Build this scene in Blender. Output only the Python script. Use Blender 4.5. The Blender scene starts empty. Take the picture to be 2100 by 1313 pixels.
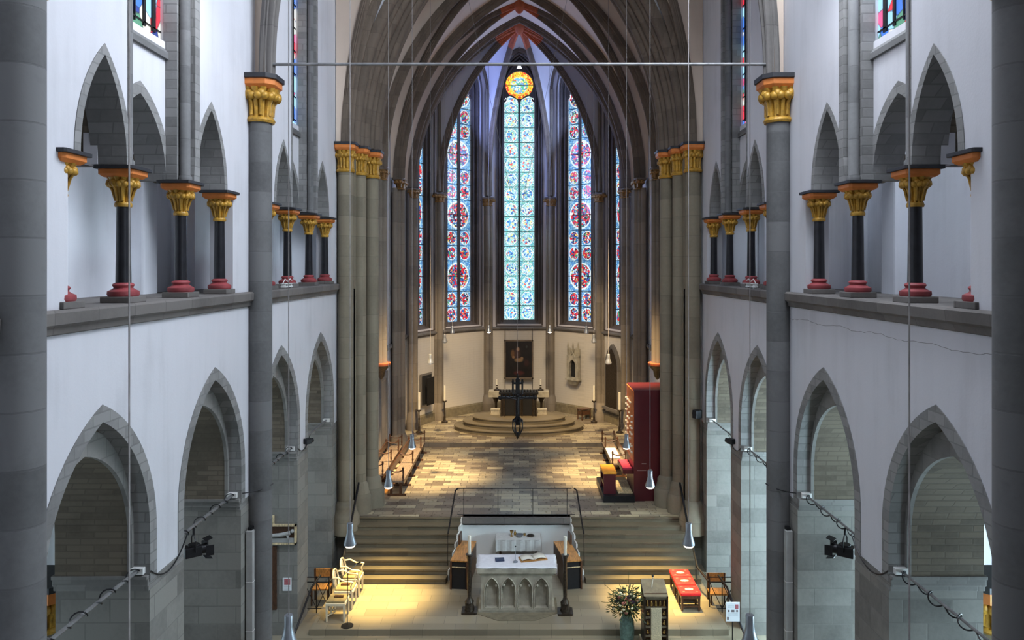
import bpy, bmesh, math, random
from mathutils import Vector, Matrix
from mathutils.geometry import tessellate_polygon
random.seed(7)
PI = math.pi
sc = bpy.context.scene
COL = sc.collection
V = Vector

# ------------------------------------------------------------------ materials
class NT:
    def __init__(s, name):
        s.m = bpy.data.materials.new(name); s.m.use_nodes = True
        s.t = s.m.node_tree; s.n = s.t.nodes; s.l = s.t.links
        s.b = s.n['Principled BSDF']
    def put(s, sock, v):
        if isinstance(v, bpy.types.NodeSocket): s.l.new(v, sock)
        elif v is not None: sock.default_value = v
    def math(s, op, a, b=None, c=None):
        n = s.n.new('ShaderNodeMath'); n.operation = op
        s.put(n.inputs[0], a)
        if b is not None: s.put(n.inputs[1], b)
        if c is not None: s.put(n.inputs[2], c)
        return n.outputs[0]
    def pos(s):
        g = s.n.new('ShaderNodeNewGeometry'); x = s.n.new('ShaderNodeSeparateXYZ')
        s.l.new(g.outputs['Position'], x.inputs[0]); return x.outputs, g.outputs['Position']
    def comb(s, x, y, z=0.0):
        n = s.n.new('ShaderNodeCombineXYZ')
        s.put(n.inputs[0], x); s.put(n.inputs[1], y); s.put(n.inputs[2], z); return n.outputs[0]
    def uv(s):
        n = s.n.new('ShaderNodeUVMap'); x = s.n.new('ShaderNodeSeparateXYZ')
        s.l.new(n.outputs[0], x.inputs[0]); return x.outputs, n.outputs[0]
    def mix(s, f, a, b, mode='MIX'):
        n = s.n.new('ShaderNodeMix'); n.data_type = 'RGBA'; n.blend_type = mode
        s.put(n.inputs[0], f)
        for k, v in ((6, a), (7, b)):
            s.put(n.inputs[k], v if isinstance(v, bpy.types.NodeSocket) else (*v[:3], 1))
        return n.outputs[2]
    def noise(s, vec, scale, detail=4, rough=.55):
        n = s.n.new('ShaderNodeTexNoise'); n.inputs['Scale'].default_value = scale
        n.inputs['Detail'].default_value = detail; n.inputs['Roughness'].default_value = rough
        if vec is not None: s.l.new(vec, n.inputs['Vector'])
        return n.outputs['Fac']
    def ramp(s, fac, stops, const=False):
        n = s.n.new('ShaderNodeValToRGB'); s.l.new(fac, n.inputs[0])
        e = n.color_ramp.elements
        if const: n.color_ramp.interpolation = 'CONSTANT'
        while len(e) < len(stops): e.new(.5)
        for k, (p, c) in enumerate(stops):
            e[k].position = p; e[k].color = (*c, 1)
        return n.outputs[0]
    def brick(s, vec, w, h, mortar=.012, off=.5, bias=0.0, c1=(0, 0, 0), c2=(1, 1, 1)):
        n = s.n.new('ShaderNodeTexBrick'); s.l.new(vec, n.inputs['Vector'])
        n.inputs['Scale'].default_value = 1; n.inputs['Brick Width'].default_value = w
        n.inputs['Row Height'].default_value = h; n.inputs['Mortar Size'].default_value = mortar
        n.inputs['Mortar Smooth'].default_value = .3; n.inputs['Bias'].default_value = bias
        n.inputs['Color1'].default_value = (*c1, 1); n.inputs['Color2'].default_value = (*c2, 1)
        n.inputs['Mortar'].default_value = (.5, .5, .5, 1); n.offset = off
        return n.outputs['Color'], n.outputs['Fac']
    def bump(s, h, strength=.3, dist=.02):
        n = s.n.new('ShaderNodeBump'); n.inputs['Strength'].default_value = strength
        n.inputs['Distance'].default_value = dist; s.l.new(h, n.inputs['Height'])
        s.l.new(n.outputs[0], s.b.inputs['Normal'])
    def base(s, c, rough=.8, metal=0, spec=None):
        s.put(s.b.inputs['Base Color'], c if isinstance(c, bpy.types.NodeSocket) else (*c, 1))
        s.put(s.b.inputs['Roughness'], rough); s.b.inputs['Metallic'].default_value = metal
        if spec is not None: s.b.inputs['Specular IOR Level'].default_value = spec

def simple(name, c, rough=.7, metal=0, var=.25, scale=6, emit=None, es=1):
    t = NT(name); _, p = t.pos()
    f = t.noise(p, scale)
    dk = tuple(x * (1 - var) for x in c); lt = tuple(min(1, x * (1 + var)) for x in c)
    t.base(t.ramp(f, [(.3, dk), (.7, lt)]), rough, metal)
    if emit:
        t.b.inputs['Emission Color'].default_value = (*emit, 1); t.b.inputs['Emission Strength'].default_value = es
    return t.m

def ashlar(name, c, w=.7, h=.33, var=.3, joint=.6, rough=.85, bump=.35, mortar=.012):
    t = NT(name); o, p = t.pos()
    u = t.math('ADD', o[0], o[1]); vec = t.comb(u, o[2])
    col, fac = t.brick(vec, w, h, mortar)
    sep = t.n.new('ShaderNodeSeparateColor'); t.l.new(col, sep.inputs[0])
    n1 = t.noise(p, 1.3, 6); n2 = t.noise(p, 14, 5)
    a = t.math('MULTIPLY_ADD', sep.outputs[0], .5, t.math('MULTIPLY', n1, .9))
    a = t.math('MULTIPLY_ADD', n2, .35, a)
    dk = tuple(x * (1 - var) for x in c); lt = tuple(x * (1 + var) for x in c)
    cc = t.ramp(a, [(.45, dk), (1.0, lt)])
    cc = t.mix(t.math('MULTIPLY', fac, joint), cc, tuple(x * .55 for x in c))
    t.base(cc, rough)
    t.bump(t.math('MULTIPLY_ADD', n2, .5, t.math('MULTIPLY', fac, -1)), bump, .012)
    return t.m

def plaster(name, c, rough=.9, stain=.08, brickw=0):
    t = NT(name); o, p = t.pos()
    n1 = t.noise(p, .7, 6, .6); n2 = t.noise(p, 25, 3)
    sv = t.comb(t.math('MULTIPLY', o[0], 4), t.math('MULTIPLY', o[1], 4), t.math('MULTIPLY', o[2], .35))
    n3 = t.noise(sv, 1.0, 5)
    a = t.math('MULTIPLY_ADD', n3, .45, t.math('MULTIPLY', n1, .55))
    cc = t.ramp(a, [(.3, tuple(x * (1 - stain * 1.8) for x in c)), (.5, c), (.75, tuple(min(1, x * (1 + stain * .6)) for x in c))])
    hgt = n2
    if brickw:
        _, fac = t.brick(t.comb(t.math('ADD', o[0], o[1]), o[2]), .5, brickw, .01)
        cc = t.mix(t.math('MULTIPLY', fac, .18), cc, tuple(x * .6 for x in c))
        hgt = t.math('MULTIPLY_ADD', fac, -1.0, t.math('MULTIPLY', n2, .4))
    t.base(cc, rough); t.bump(hgt, .15, .01)
    return t.m

def tiles(name, w, h, stops, rough=.32, gap=.012, jc=(.05, .045, .04)):
    t = NT(name); o, p = t.pos()
    vec = t.comb(o[0], o[1])
    col, fac = t.brick(vec, w, h, gap, .37)
    sep = t.n.new('ShaderNodeSeparateColor'); t.l.new(col, sep.inputs[0])
    n2 = t.noise(p, 9, 5)
    a = t.math('MULTIPLY_ADD', n2, .22, t.math('MULTIPLY', sep.outputs[0], .85))
    cc = t.ramp(a, stops)
    cc = t.mix(t.math('MULTIPLY', fac, .8), cc, jc)
    t.base(cc, t.math('MULTIPLY_ADD', n2, .2, rough - .08)); t.bump(t.math('MULTIPLY', fac, -1), .3, .006)
    return t.m

def wood(name, c, rough=.45, sc_=3):
    t = NT(name); o, p = t.pos()
    vec = t.comb(t.math('MULTIPLY', o[0], 9), t.math('MULTIPLY', o[1], 1.5), t.math('MULTIPLY', o[2], 4))
    f = t.noise(vec, sc_, 5)
    t.base(t.ramp(f, [(.3, tuple(x * .55 for x in c)), (.7, tuple(min(1, x * 1.35) for x in c))]), rough)
    return t.m

M = {}
M['white'] = plaster('white_plaster', (.57, .57, .6))
M['vaultw'] = plaster('vault_plaster', (.6, .49, .4), stain=.05)
M['apsew'] = plaster('apse_plaster', (.56, .52, .46), brickw=.12, stain=.05)
M['apseup'] = plaster('apse_upper_plaster', (.55, .53, .56), stain=.05)
M['nichew'] = plaster('niche_plaster', (.74, .75, .73), stain=.04)
M['gallery'] = plaster('gallery_plaster', (.8, .83, .88))
M['pier'] = ashlar('grey_ashlar', (.11, .11, .11), 1.9, .62, .3, .25)
M['pierwall'] = ashlar('arcade_ashlar', (.175, .17, .155), .75, .36, .3, .35)
M['ring'] = ashlar('arch_stone', (.19, .188, .183), .4, .16, .25, .4)
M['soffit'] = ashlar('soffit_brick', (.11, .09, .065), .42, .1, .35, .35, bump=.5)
M['ringplain'] = ashlar('arch_stone_plain', (.18, .175, .165), .45, .3, .25, .3)
M['beige'] = ashlar('beige_stone', (.19, .165, .118), 3, .62, .2, .35)
M['rib'] = ashlar('rib_stone', (.115, .088, .066), .3, .45, .25, .25)
M['shaftw'] = ashlar('brown_shaft_stone', (.165, .14, .112), 2, .9, .25, .3)
M['trim'] = ashlar('dark_trim_stone', (.115, .105, .097), .9, 2, .3, .4)
M['mould'] = ashlar('window_moulding_stone', (.075, .062, .058), .5, .8, .25, .3)
M['stair'] = ashlar('stair_stone', (.125, .105, .07), 1.4, .157, .3, .3, rough=.5, bump=.1)
M['plinth'] = simple('plinth_stone', (.17, .145, .095), .8)
M['altar'] = simple('altar_sandstone', (.36, .33, .26), .75, var=.3, scale=4)
M['gold'] = simple('gilded_paint', (.43, .235, .028), .45, .15, .35, 12)
M['goldd'] = simple('old_gilding', (.24, .13, .04), .5, .2, .5, 14)
M['orange'] = simple('orange_paint', (.62, .19, .035), .6, 0, .12)
M['blackp'] = simple('black_paint', (.02, .02, .024), .6)
M['shaft'] = simple('black_marble', (.012, .012, .015), .3, 0, .4, 8)
M['red'] = simple('dark_red_paint', (.27, .045, .05), .6)
M['bossred'] = simple('vault_red_paint', (.42, .1, .035), .7)
M['iron'] = simple('black_iron', (.016, .016, .018), .45, .5)
M['steel'] = simple('tie_rod_steel', (.2, .2, .2), .5, .4)
M['wire'] = simple('pendant_wire', (.3, .28, .27), .5, .2)
M['lampm'] = simple('brushed_lamp_metal', (.3, .32, .35), .35, .7, .15)
M['bulb'] = simple('lamp_glow', (1, .95, .85), .5, emit=(1, .9, .72), es=7)
M['wax'] = simple('candle_wax', (.78, .74, .62), .5, var=.05)
M['cloth'] = simple('white_cloth', (.8, .8, .83), .9, var=.06, scale=10)
M['linen'] = simple('linen_cloth', (.55, .55, .53), .9, var=.08, scale=14)
M['wooddk'] = wood('dark_wood', (.075, .034, .018), .35)
M['woodlt'] = wood('honey_wood', (.46, .22, .06), .4)
M['woodcr'] = wood('pale_wood', (.62, .5, .3), .5)
M['seatw'] = wood('bench_seat_cover', (.22, .165, .12), .6)
M['cream'] = simple('cream_lacquer', (.74, .66, .48), .45, var=.08)
M['rush'] = simple('olive_upholstery', (.3, .235, .11), .9)
M['redcl'] = simple('red_upholstery', (.72, .012, .018), .7, var=.12, scale=20)
M['pink'] = simple('raspberry_cushion', (.6, .05, .1), .8)
M['ochre'] = simple('orange_cushion', (.85, .36, .03), .8, var=.1)
M['organ'] = simple('oxblood_lacquer', (.075, .008, .013), .4, var=.12, scale=2)
M['organside'] = simple('orange_wood_lacquer', (.5, .13, .03), .4)
M['ivory'] = simple('ivory_stop', (.85, .8, .68), .4, var=.05)
M['bronze'] = simple('dark_bronze', (.055, .042, .03), .4, .6, .5, 20)
M['brass'] = simple('brass', (.55, .36, .12), .25, .9)
M['darkbox'] = simple('void_shade', (.008, .008, .009), .9)  # near-black colour that paints in the shade of hollow places
M['grey'] = simple('grey_cloth_panel', (.36, .36, .35), .7, var=.08)
M['plastic'] = simple('white_plastic', (.7, .7, .68), .5, var=.05)
M['paper'] = simple('printed_paper', (.8, .84, .88), .6, var=.03)
M['ink'] = simple('dark_print', (.13, .1, .11), .7, var=.3, scale=60)
M['inkred'] = simple('red_print', (.42, .12, .14), .7, var=.4, scale=60)
M['inkgrey'] = simple('grey_print_line', (.5, .53, .57), .7)
M['vase'] = simple('blue_green_glaze', (.16, .27, .24), .35, 0, .4, 16)
M['leaf'] = simple('leaf_green', (.025, .045, .012), .6, var=.5, scale=20)
M['leafl'] = simple('pale_leaf', (.1, .13, .04), .6, var=.4, scale=20)
M['petalw'] = simple('cream_petal', (.75, .72, .5), .6)
M['petalp'] = simple('dusky_pink_petal', (.45, .16, .12), .6)
M['petald'] = simple('aubergine_petal', (.03, .012, .03), .6)
M['marble'] = simple('speckled_stone', (.62, .55, .37), .6, 0, .3, 45)
M['blue'] = simple('navy_cover', (.03, .045, .1), .5)
M['stonefl'] = tiles('platform_slabs', .8, .4, [(.1, (.2, .17, .12)), (.5, (.235, .2, .14)), (.9, (.27, .23, .16))], .36, .006, (.1, .085, .06))
M['tile'] = tiles('chancel_tiles', .62, .3, [(.05, (.1, .082, .068)), (.3, (.18, .15, .115)), (.5, (.27, .235, .175)), (.75, (.37, .32, .22)), (.95, (.47, .42, .29))], .28, .012)
M['navefl'] = tiles('nave_slabs', .9, .6, [(.1, (.13, .115, .09)), (.9, (.28, .25, .19))], .45, .008)

def glass_mat(name, kind, strength):
    t = NT(name); o, uvv = t.uv(); po, p = t.pos()
    u, v = o[0], o[1]
    r = t.math('SQRT', t.math('ADD', t.math('MULTIPLY', u, u), t.math('MULTIPLY', v, v)))
    vn = t.n.new('ShaderNodeTexVoronoi'); vn.inputs['Scale'].default_value = 13 if kind != 'abstract' else 3.2
    t.l.new(p, vn.inputs['Vector'])
    sep = t.n.new('ShaderNodeSeparateColor'); t.l.new(vn.outputs['Color'], sep.inputs[0])
    edge = t.n.new('ShaderNodeTexVoronoi'); edge.feature = 'DISTANCE_TO_EDGE'
    edge.inputs['Scale'].default_value = vn.inputs['Scale'].default_value; t.l.new(p, edge.inputs['Vector'])
    if kind == 'centre':
        med = t.ramp(sep.outputs[0], [(0, (.55, .85, 1)), (.22, (.12, .4, .85)), (.4, (.9, 1, 1)), (.58, (.05, .16, .5)), (.68, (.4, .85, .8)), (.86, (.85, .12, .1)), (.92, (.95, .95, .4))], True)
        bg = t.ramp(sep.outputs[1], [(0, (.42, .85, .9)), (.3, (.2, .62, .8)), (.55, (.75, 1, .95)), (.78, (.25, .72, .6))], True)
        line = (.95, 1, 1); rm = .74
    elif kind == 'side':
        med = t.ramp(sep.outputs[0], [(0, (.75, .02, .04)), (.26, (.03, .12, .45)), (.4, (.55, .8, .95)), (.54, (.02, .02, .04)), (.66, (.8, .12, .1)), (.76, (.08, .4, .2)), (.84, (.8, .6, .15)), (.89, (.03, .05, .2)), (.95, (.9, .95, .95))], True)
        bg = t.ramp(sep.outputs[1], [(0, (.22, .55, .9)), (.4, (.1, .33, .75)), (.7, (.5, .82, 1))], True)
        line = (.85, .97, 1); rm = .8
    elif kind == 'rose':
        med = t.ramp(sep.outputs[0], [(0, (.2, .5, .9)), (.3, (.75, .95, 1)), (.55, (.1, .6, .35)), (.75, (.95, .85, .2)), (.9, (.9, .1, .08))], True)
        bg = t.ramp(sep.outputs[1], [(0, (1, .55, .02)), (.35, (.9, .06, .03)), (.6, (1, .8, .15)), (.85, (.95, .25, .03))], True)
        line = (1, .7, .1); rm = .62
    else:
        med = t.ramp(sep.outputs[0], [(0, (.8, .02, .05)), (.2, (.05, .2, .75)), (.4, (.35, .7, 1)), (.6, (.9, .9, .8)), (.75, (.1, .3, .2)), (.85, (.02, .05, .3)), (.93, (.9, .1, .3))], True)
        bg = med; line = (.9, .9, .9); rm = 5
    # background diamond lattice
    if kind in ('centre', 'side'):
        k = 30 if kind == 'side' else 24
        hx = t.math('ADD', po[0], po[1])
        d1 = t.math('ABSOLUTE', t.math('SINE', t.math('MULTIPLY', t.math('ADD', hx, po[2]), k)))
        d2 = t.math('ABSOLUTE', t.math('SINE', t.math('MULTIPLY', t.math('SUBTRACT', hx, po[2]), k)))
        lat = t.math('LESS_THAN', t.math('MINIMUM', d1, d2), .28)
        bg = t.mix(t.math('MULTIPLY', lat, .75), bg, (.02, .1, .25) if kind == 'side' else (.1, .3, .36))
    inm = t.math('LESS_THAN', r, rm)
    c = t.mix(inm, bg, med)
    if kind in ('centre', 'side', 'rose'):
        ringm = t.math('LESS_THAN', t.math('ABSOLUTE', t.math('SUBTRACT', r, rm + .04)), .05)
        c = t.mix(ringm, c, line)
    lead = t.math('LESS_THAN', edge.outputs['Distance'], .05 if kind != 'abstract' else .035)
    c = t.mix(t.math('MULTIPLY', lead, .55), c, (.01, .012, .02))
    big = t.noise(p, .8, 2)
    stn = t.math('MULTIPLY', t.math('MULTIPLY_ADD', big, 1.0, .5), strength)
    t.base((.02, .02, .02), .2)
    t.l.new(c, t.b.inputs['Emission Color']); t.l.new(stn, t.b.inputs['Emission Strength'])
    return t.m
M['glassc'] = glass_mat('stained_glass_cyan', 'centre', 1.25)
M['glasss'] = glass_mat('stained_glass_medallions', 'side', 1.15)
M['glassr'] = glass_mat('stained_glass_rose', 'rose', 1.35)
M['glassa'] = glass_mat('stained_glass_abstract', 'abstract', 1.4)
M['glassw'] = simple('clear_window_glass', (.5, .5, .5), .3, emit=(.85, .92, 1), es=1.6)
M['glasscool'] = simple('aisle_daylight_glass', (.5, .5, .5), .3, emit=(.72, .9, 1), es=2.2)

def painting_mat():
    t = NT('dark_oil_painting'); o, uvv = t.uv(); u, v = o[0], o[1]
    def blob(cx, cy, rx, ry, soft=.5):
        a = t.math('DIVIDE', t.math('SUBTRACT', u, cx), rx); b = t.math('DIVIDE', t.math('SUBTRACT', v, cy), ry)
        r = t.math('SQRT', t.math('ADD', t.math('MULTIPLY', a, a), t.math('MULTIPLY', b, b)))
        n = t.n.new('ShaderNodeMapRange'); t.l.new(r, n.inputs[0]); n.inputs[1].default_value = 1
        n.inputs[2].default_value = 1 - soft; n.inputs[3].default_value = 0; n.inputs[4].default_value = 1
        return n.outputs[0]
    nz = t.noise(uvv, 6, 6)
    c = t.ramp(nz, [(.3, (.003, .003, .003)), (.7, (.014, .009, .007))])
    for cx, cy, rx, ry, col in ((.44, .66, .15, .2, (.07, .035, .03)), (.27, .66, .09, .13, (.16, .08, .03)), (.47, .78, .07, .07, (.42, .26, .17)),
                                (.5, .48, .2, .07, (.3, .19, .1)), (.3, .56, .07, .05, (.3, .17, .09)), (.62, .53, .07, .05, (.3, .18, .1)),
                                (.5, .12, .25, .08, (.08, .02, .02)), (.8, .4, .12, .12, (.05, .018, .015)), (.8, .85, .05, .05, (.06, .06, .06))):
        c = t.mix(blob(cx, cy, rx, ry), c, tuple(q * .62 for q in col))
    t.base(c, .35); return t.m
M['painting'] = painting_mat()

# ------------------------------------------------------------------ mesh builder
class MB:
    def __init__(s): s.b = bmesh.new(); s.uvs = None
    def face(s, vs):
        try: return s.b.faces.new(vs)
        except ValueError: return None
    def box(s, x0, x1, y0, y1, z0, z1, mat=None):
        r = []
        for x in (x0, x1):
            for y in (y0, y1):
                for z in (z0, z1):
                    p = V((x, y, z)); r.append(s.b.verts.new(mat @ p if mat else p))
        for q in ((0, 1, 3, 2), (4, 6, 7, 5), (0, 4, 5, 1), (2, 3, 7, 6), (0, 2, 6, 4), (1, 5, 7, 3)): s.face([r[i] for i in q])
        return s
    def taper(s, cx, cy, z0, z1, w0, d0, w1, d1):
        lo = [s.b.verts.new((cx + a * w0 / 2, cy + b * d0 / 2, z0)) for a, b in ((-1, -1), (1, -1), (1, 1), (-1, 1))]
        hi = [s.b.verts.new((cx + a * w1 / 2, cy + b * d1 / 2, z1)) for a, b in ((-1, -1), (1, -1), (1, 1), (-1, 1))]
        s.face(lo[::-1]); s.face(hi)
        for i in range(4): s.face([lo[i], lo[(i + 1) % 4], hi[(i + 1) % 4], hi[i]])
        return s
    def lathe(s, prof, x=0, y=0, z=0, n=24, sx=1, sy=1, flute=None):
        rings = []
        for k, (r, h) in enumerate(prof):
            ring = []
            for i in range(n):
                a = 2 * PI * i / n; rr = r
                if flute: rr = r * flute(a, k / (len(prof) - 1))
                ring.append(s.b.verts.new((x + rr * math.cos(a) * sx, y + rr * math.sin(a) * sy, z + h)))
            rings.append(ring)
        for a, b in zip(rings, rings[1:]):
            for i in range(n): s.face([a[i], a[(i + 1) % n], b[(i + 1) % n], b[i]])
        s.face(rings[0][::-1]); s.face(rings[-1]); return s
    def tube(s, pts, r, n=8, r1=None):
        pts = [V(p) for p in pts]; rings = []; up = None
        for i, p in enumerate(pts):
            t = (pts[min(i + 1, len(pts) - 1)] - pts[max(i - 1, 0)])
            if t.length < 1e-9: t = V((0, 0, 1))
            t.normalize()
            if up is None:
                up = V((0, 0, 1)) if abs(t.z) < .9 else V((1, 0, 0))
            a = t.cross(up).normalized(); b = a.cross(t).normalized(); up = b
            rr = r if r1 is None else r + (r1 - r) * i / max(1, len(pts) - 1)
            rings.append([s.b.verts.new(p + (a * math.cos(2 * PI * k / n) + b * math.sin(2 * PI * k / n)) * rr) for k in range(n)])
        for a, b in zip(rings, rings[1:]):
            for k in range(n): s.face([a[k], a[(k + 1) % n], b[(k + 1) % n], b[k]])
        s.face(rings[0][::-1]); s.face(rings[-1]); return s
    def ball(s, c, r, sx=1, sy=1, sz=1, seg=10):
        m = Matrix.Translation(c) @ Matrix.Diagonal((sx, sy, sz, 1))
        bmesh.ops.create_uvsphere(s.b, u_segments=seg, v_segments=max(5, seg // 2 + 1), radius=r, matrix=m); return s
    def slab(s, loops, org, u, n, t0, t1):
        """loops: outer then holes, 2D (u,z); extruded along n from t0 to t1"""
        org, u, n = V(org), V(u), V(n)
        vl = [[V((a, b, 0)) for a, b in lp] for lp in loops]
        tris = tessellate_polygon(vl)
        flat = [p for lp in loops for p in lp]
        A = [s.b.verts.new(org + u * a + V((0, 0, b)) + n * t0) for a, b in flat]
        B = [s.b.verts.new(org + u * a + V((0, 0, b)) + n * t1) for a, b in flat]
        for t in tris:
            s.face([A[i] for i in t]); s.face([B[i] for i in reversed(t)])
        k = 0
        for lp in loops:
            m = len(lp)
            for i in range(m):
                j = (i + 1) % m; s.face([A[k + i], A[k + j], B[k + j], B[k + i]])
            k += m
        return s
    def prism(s, poly, z0, z1):
        lo = [s.b.verts.new((x, y, z0)) for x, y in poly]; hi = [s.b.verts.new((x, y, z1)) for x, y in poly]
        s.face(lo[::-1]); s.face(hi); m = len(poly)
        for i in range(m): s.face([lo[i], lo[(i + 1) % m], hi[(i + 1) % m], hi[i]])
        return s
    def sweep(s, prof, frames, cap=True):
        rings = [[s.b.verts.new(P + S * a + N * b) for a, b in prof] for P, S, N in frames]
        m = len(prof)
        for a, b in zip(rings, rings[1:]):
            for k in range(m): s.face([a[k], a[(k + 1) % m], b[(k + 1) % m], b[k]])
        if cap: s.face(rings[0][::-1]); s.face(rings[-1])
        return s
    def grid(s, rows):
        vs = [[s.b.verts.new(p) for p in r] for r in rows]
        for a, b in zip(vs, vs[1:]):
            for i in range(len(a) - 1): s.face([a[i], a[i + 1], b[i + 1], b[i]])
        return s
    def xf(s, m): bmesh.ops.transform(s.b, matrix=m, verts=s.b.verts); return s
    def build(s, name, mat, parent=None, smooth=False, bevel=0):
        bmesh.ops.recalc_face_normals(s.b, faces=s.b.faces)
        if bevel:
            try: bmesh.ops.bevel(s.b, geom=[e for e in s.b.edges if len(e.link_faces) == 2 and e.calc_face_angle() > .6], offset=bevel, segments=2, affect='EDGES', profile=.6)
            except Exception: pass
        me = bpy.data.meshes.new(name); s.b.to_mesh(me); s.b.free()
        if smooth:
            me.polygons.foreach_set('use_smooth', [True] * len(me.polygons))
            me.set_sharp_from_angle(angle=math.radians(38))
        me.materials.append(M[mat] if isinstance(mat, str) else mat)
        o = bpy.data.objects.new(name, me); COL.objects.link(o)
        if parent: o.parent = parent
        return o

def tag(o, label=None, cat=None, group=None, kind=None):
    if label: o['label'] = label
    if cat: o['category'] = cat
    if group: o['group'] = group
    if kind: o['kind'] = kind
    return o
def empty(name, loc=(0, 0, 0), rz=0, label=None, cat=None, group=None):
    o = bpy.data.objects.new(name, None); o.empty_display_size = .1; COL.objects.link(o)
    o.location = loc; o.rotation_euler = (0, 0, rz); tag(o, label, cat, group); return o
def struct(o): o['kind'] = 'structure'; return o
KIDS = {}
def dup(o, loc=None, rz=None, label=None, group=None, scale=None, parent=None):
    c = o.copy(); COL.objects.link(c)
    if parent: c.parent = parent
    if loc is not None: c.location = loc
    if rz is not None: c.rotation_euler = (0, 0, rz)
    if label: c['label'] = label
    if group: c['group'] = group
    if scale is not None: c.scale = scale if hasattr(scale, '__len__') else (scale,) * 3
    for ch in [x for x in bpy.data.objects if x.parent == o and x is not c]:
        dup(ch, parent=c)
    return c

def arch(c, a, zs, h, n=14):
    """points (u,z) of a pointed arch, from left springing over the apex to right springing"""
    R = (a * a + h * h) / (2 * a); pm = math.atan2(h, R - a)
    left = [(c - a + R - R * math.cos(pm * i / n), zs + R * math.sin(pm * i / n)) for i in range(n + 1)]
    left[-1] = (c, zs + h)
    return left + [(2 * c - x, z) for x, z in left[-2::-1]]
def band(c, a, zs, h, t, ti=.0, th=None):
    th = t * 1.15 if th is None else th
    return arch(c, a + t, zs, h + th) + arch(c, a - ti, zs, h - ti)[::-1]

tn = [0]
def trim(mb, mat, smooth=False, bevel=0):
    tn[0] += 1
    return struct(mb.build('trim_%d' % tn[0], mat, None, smooth, bevel))

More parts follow.
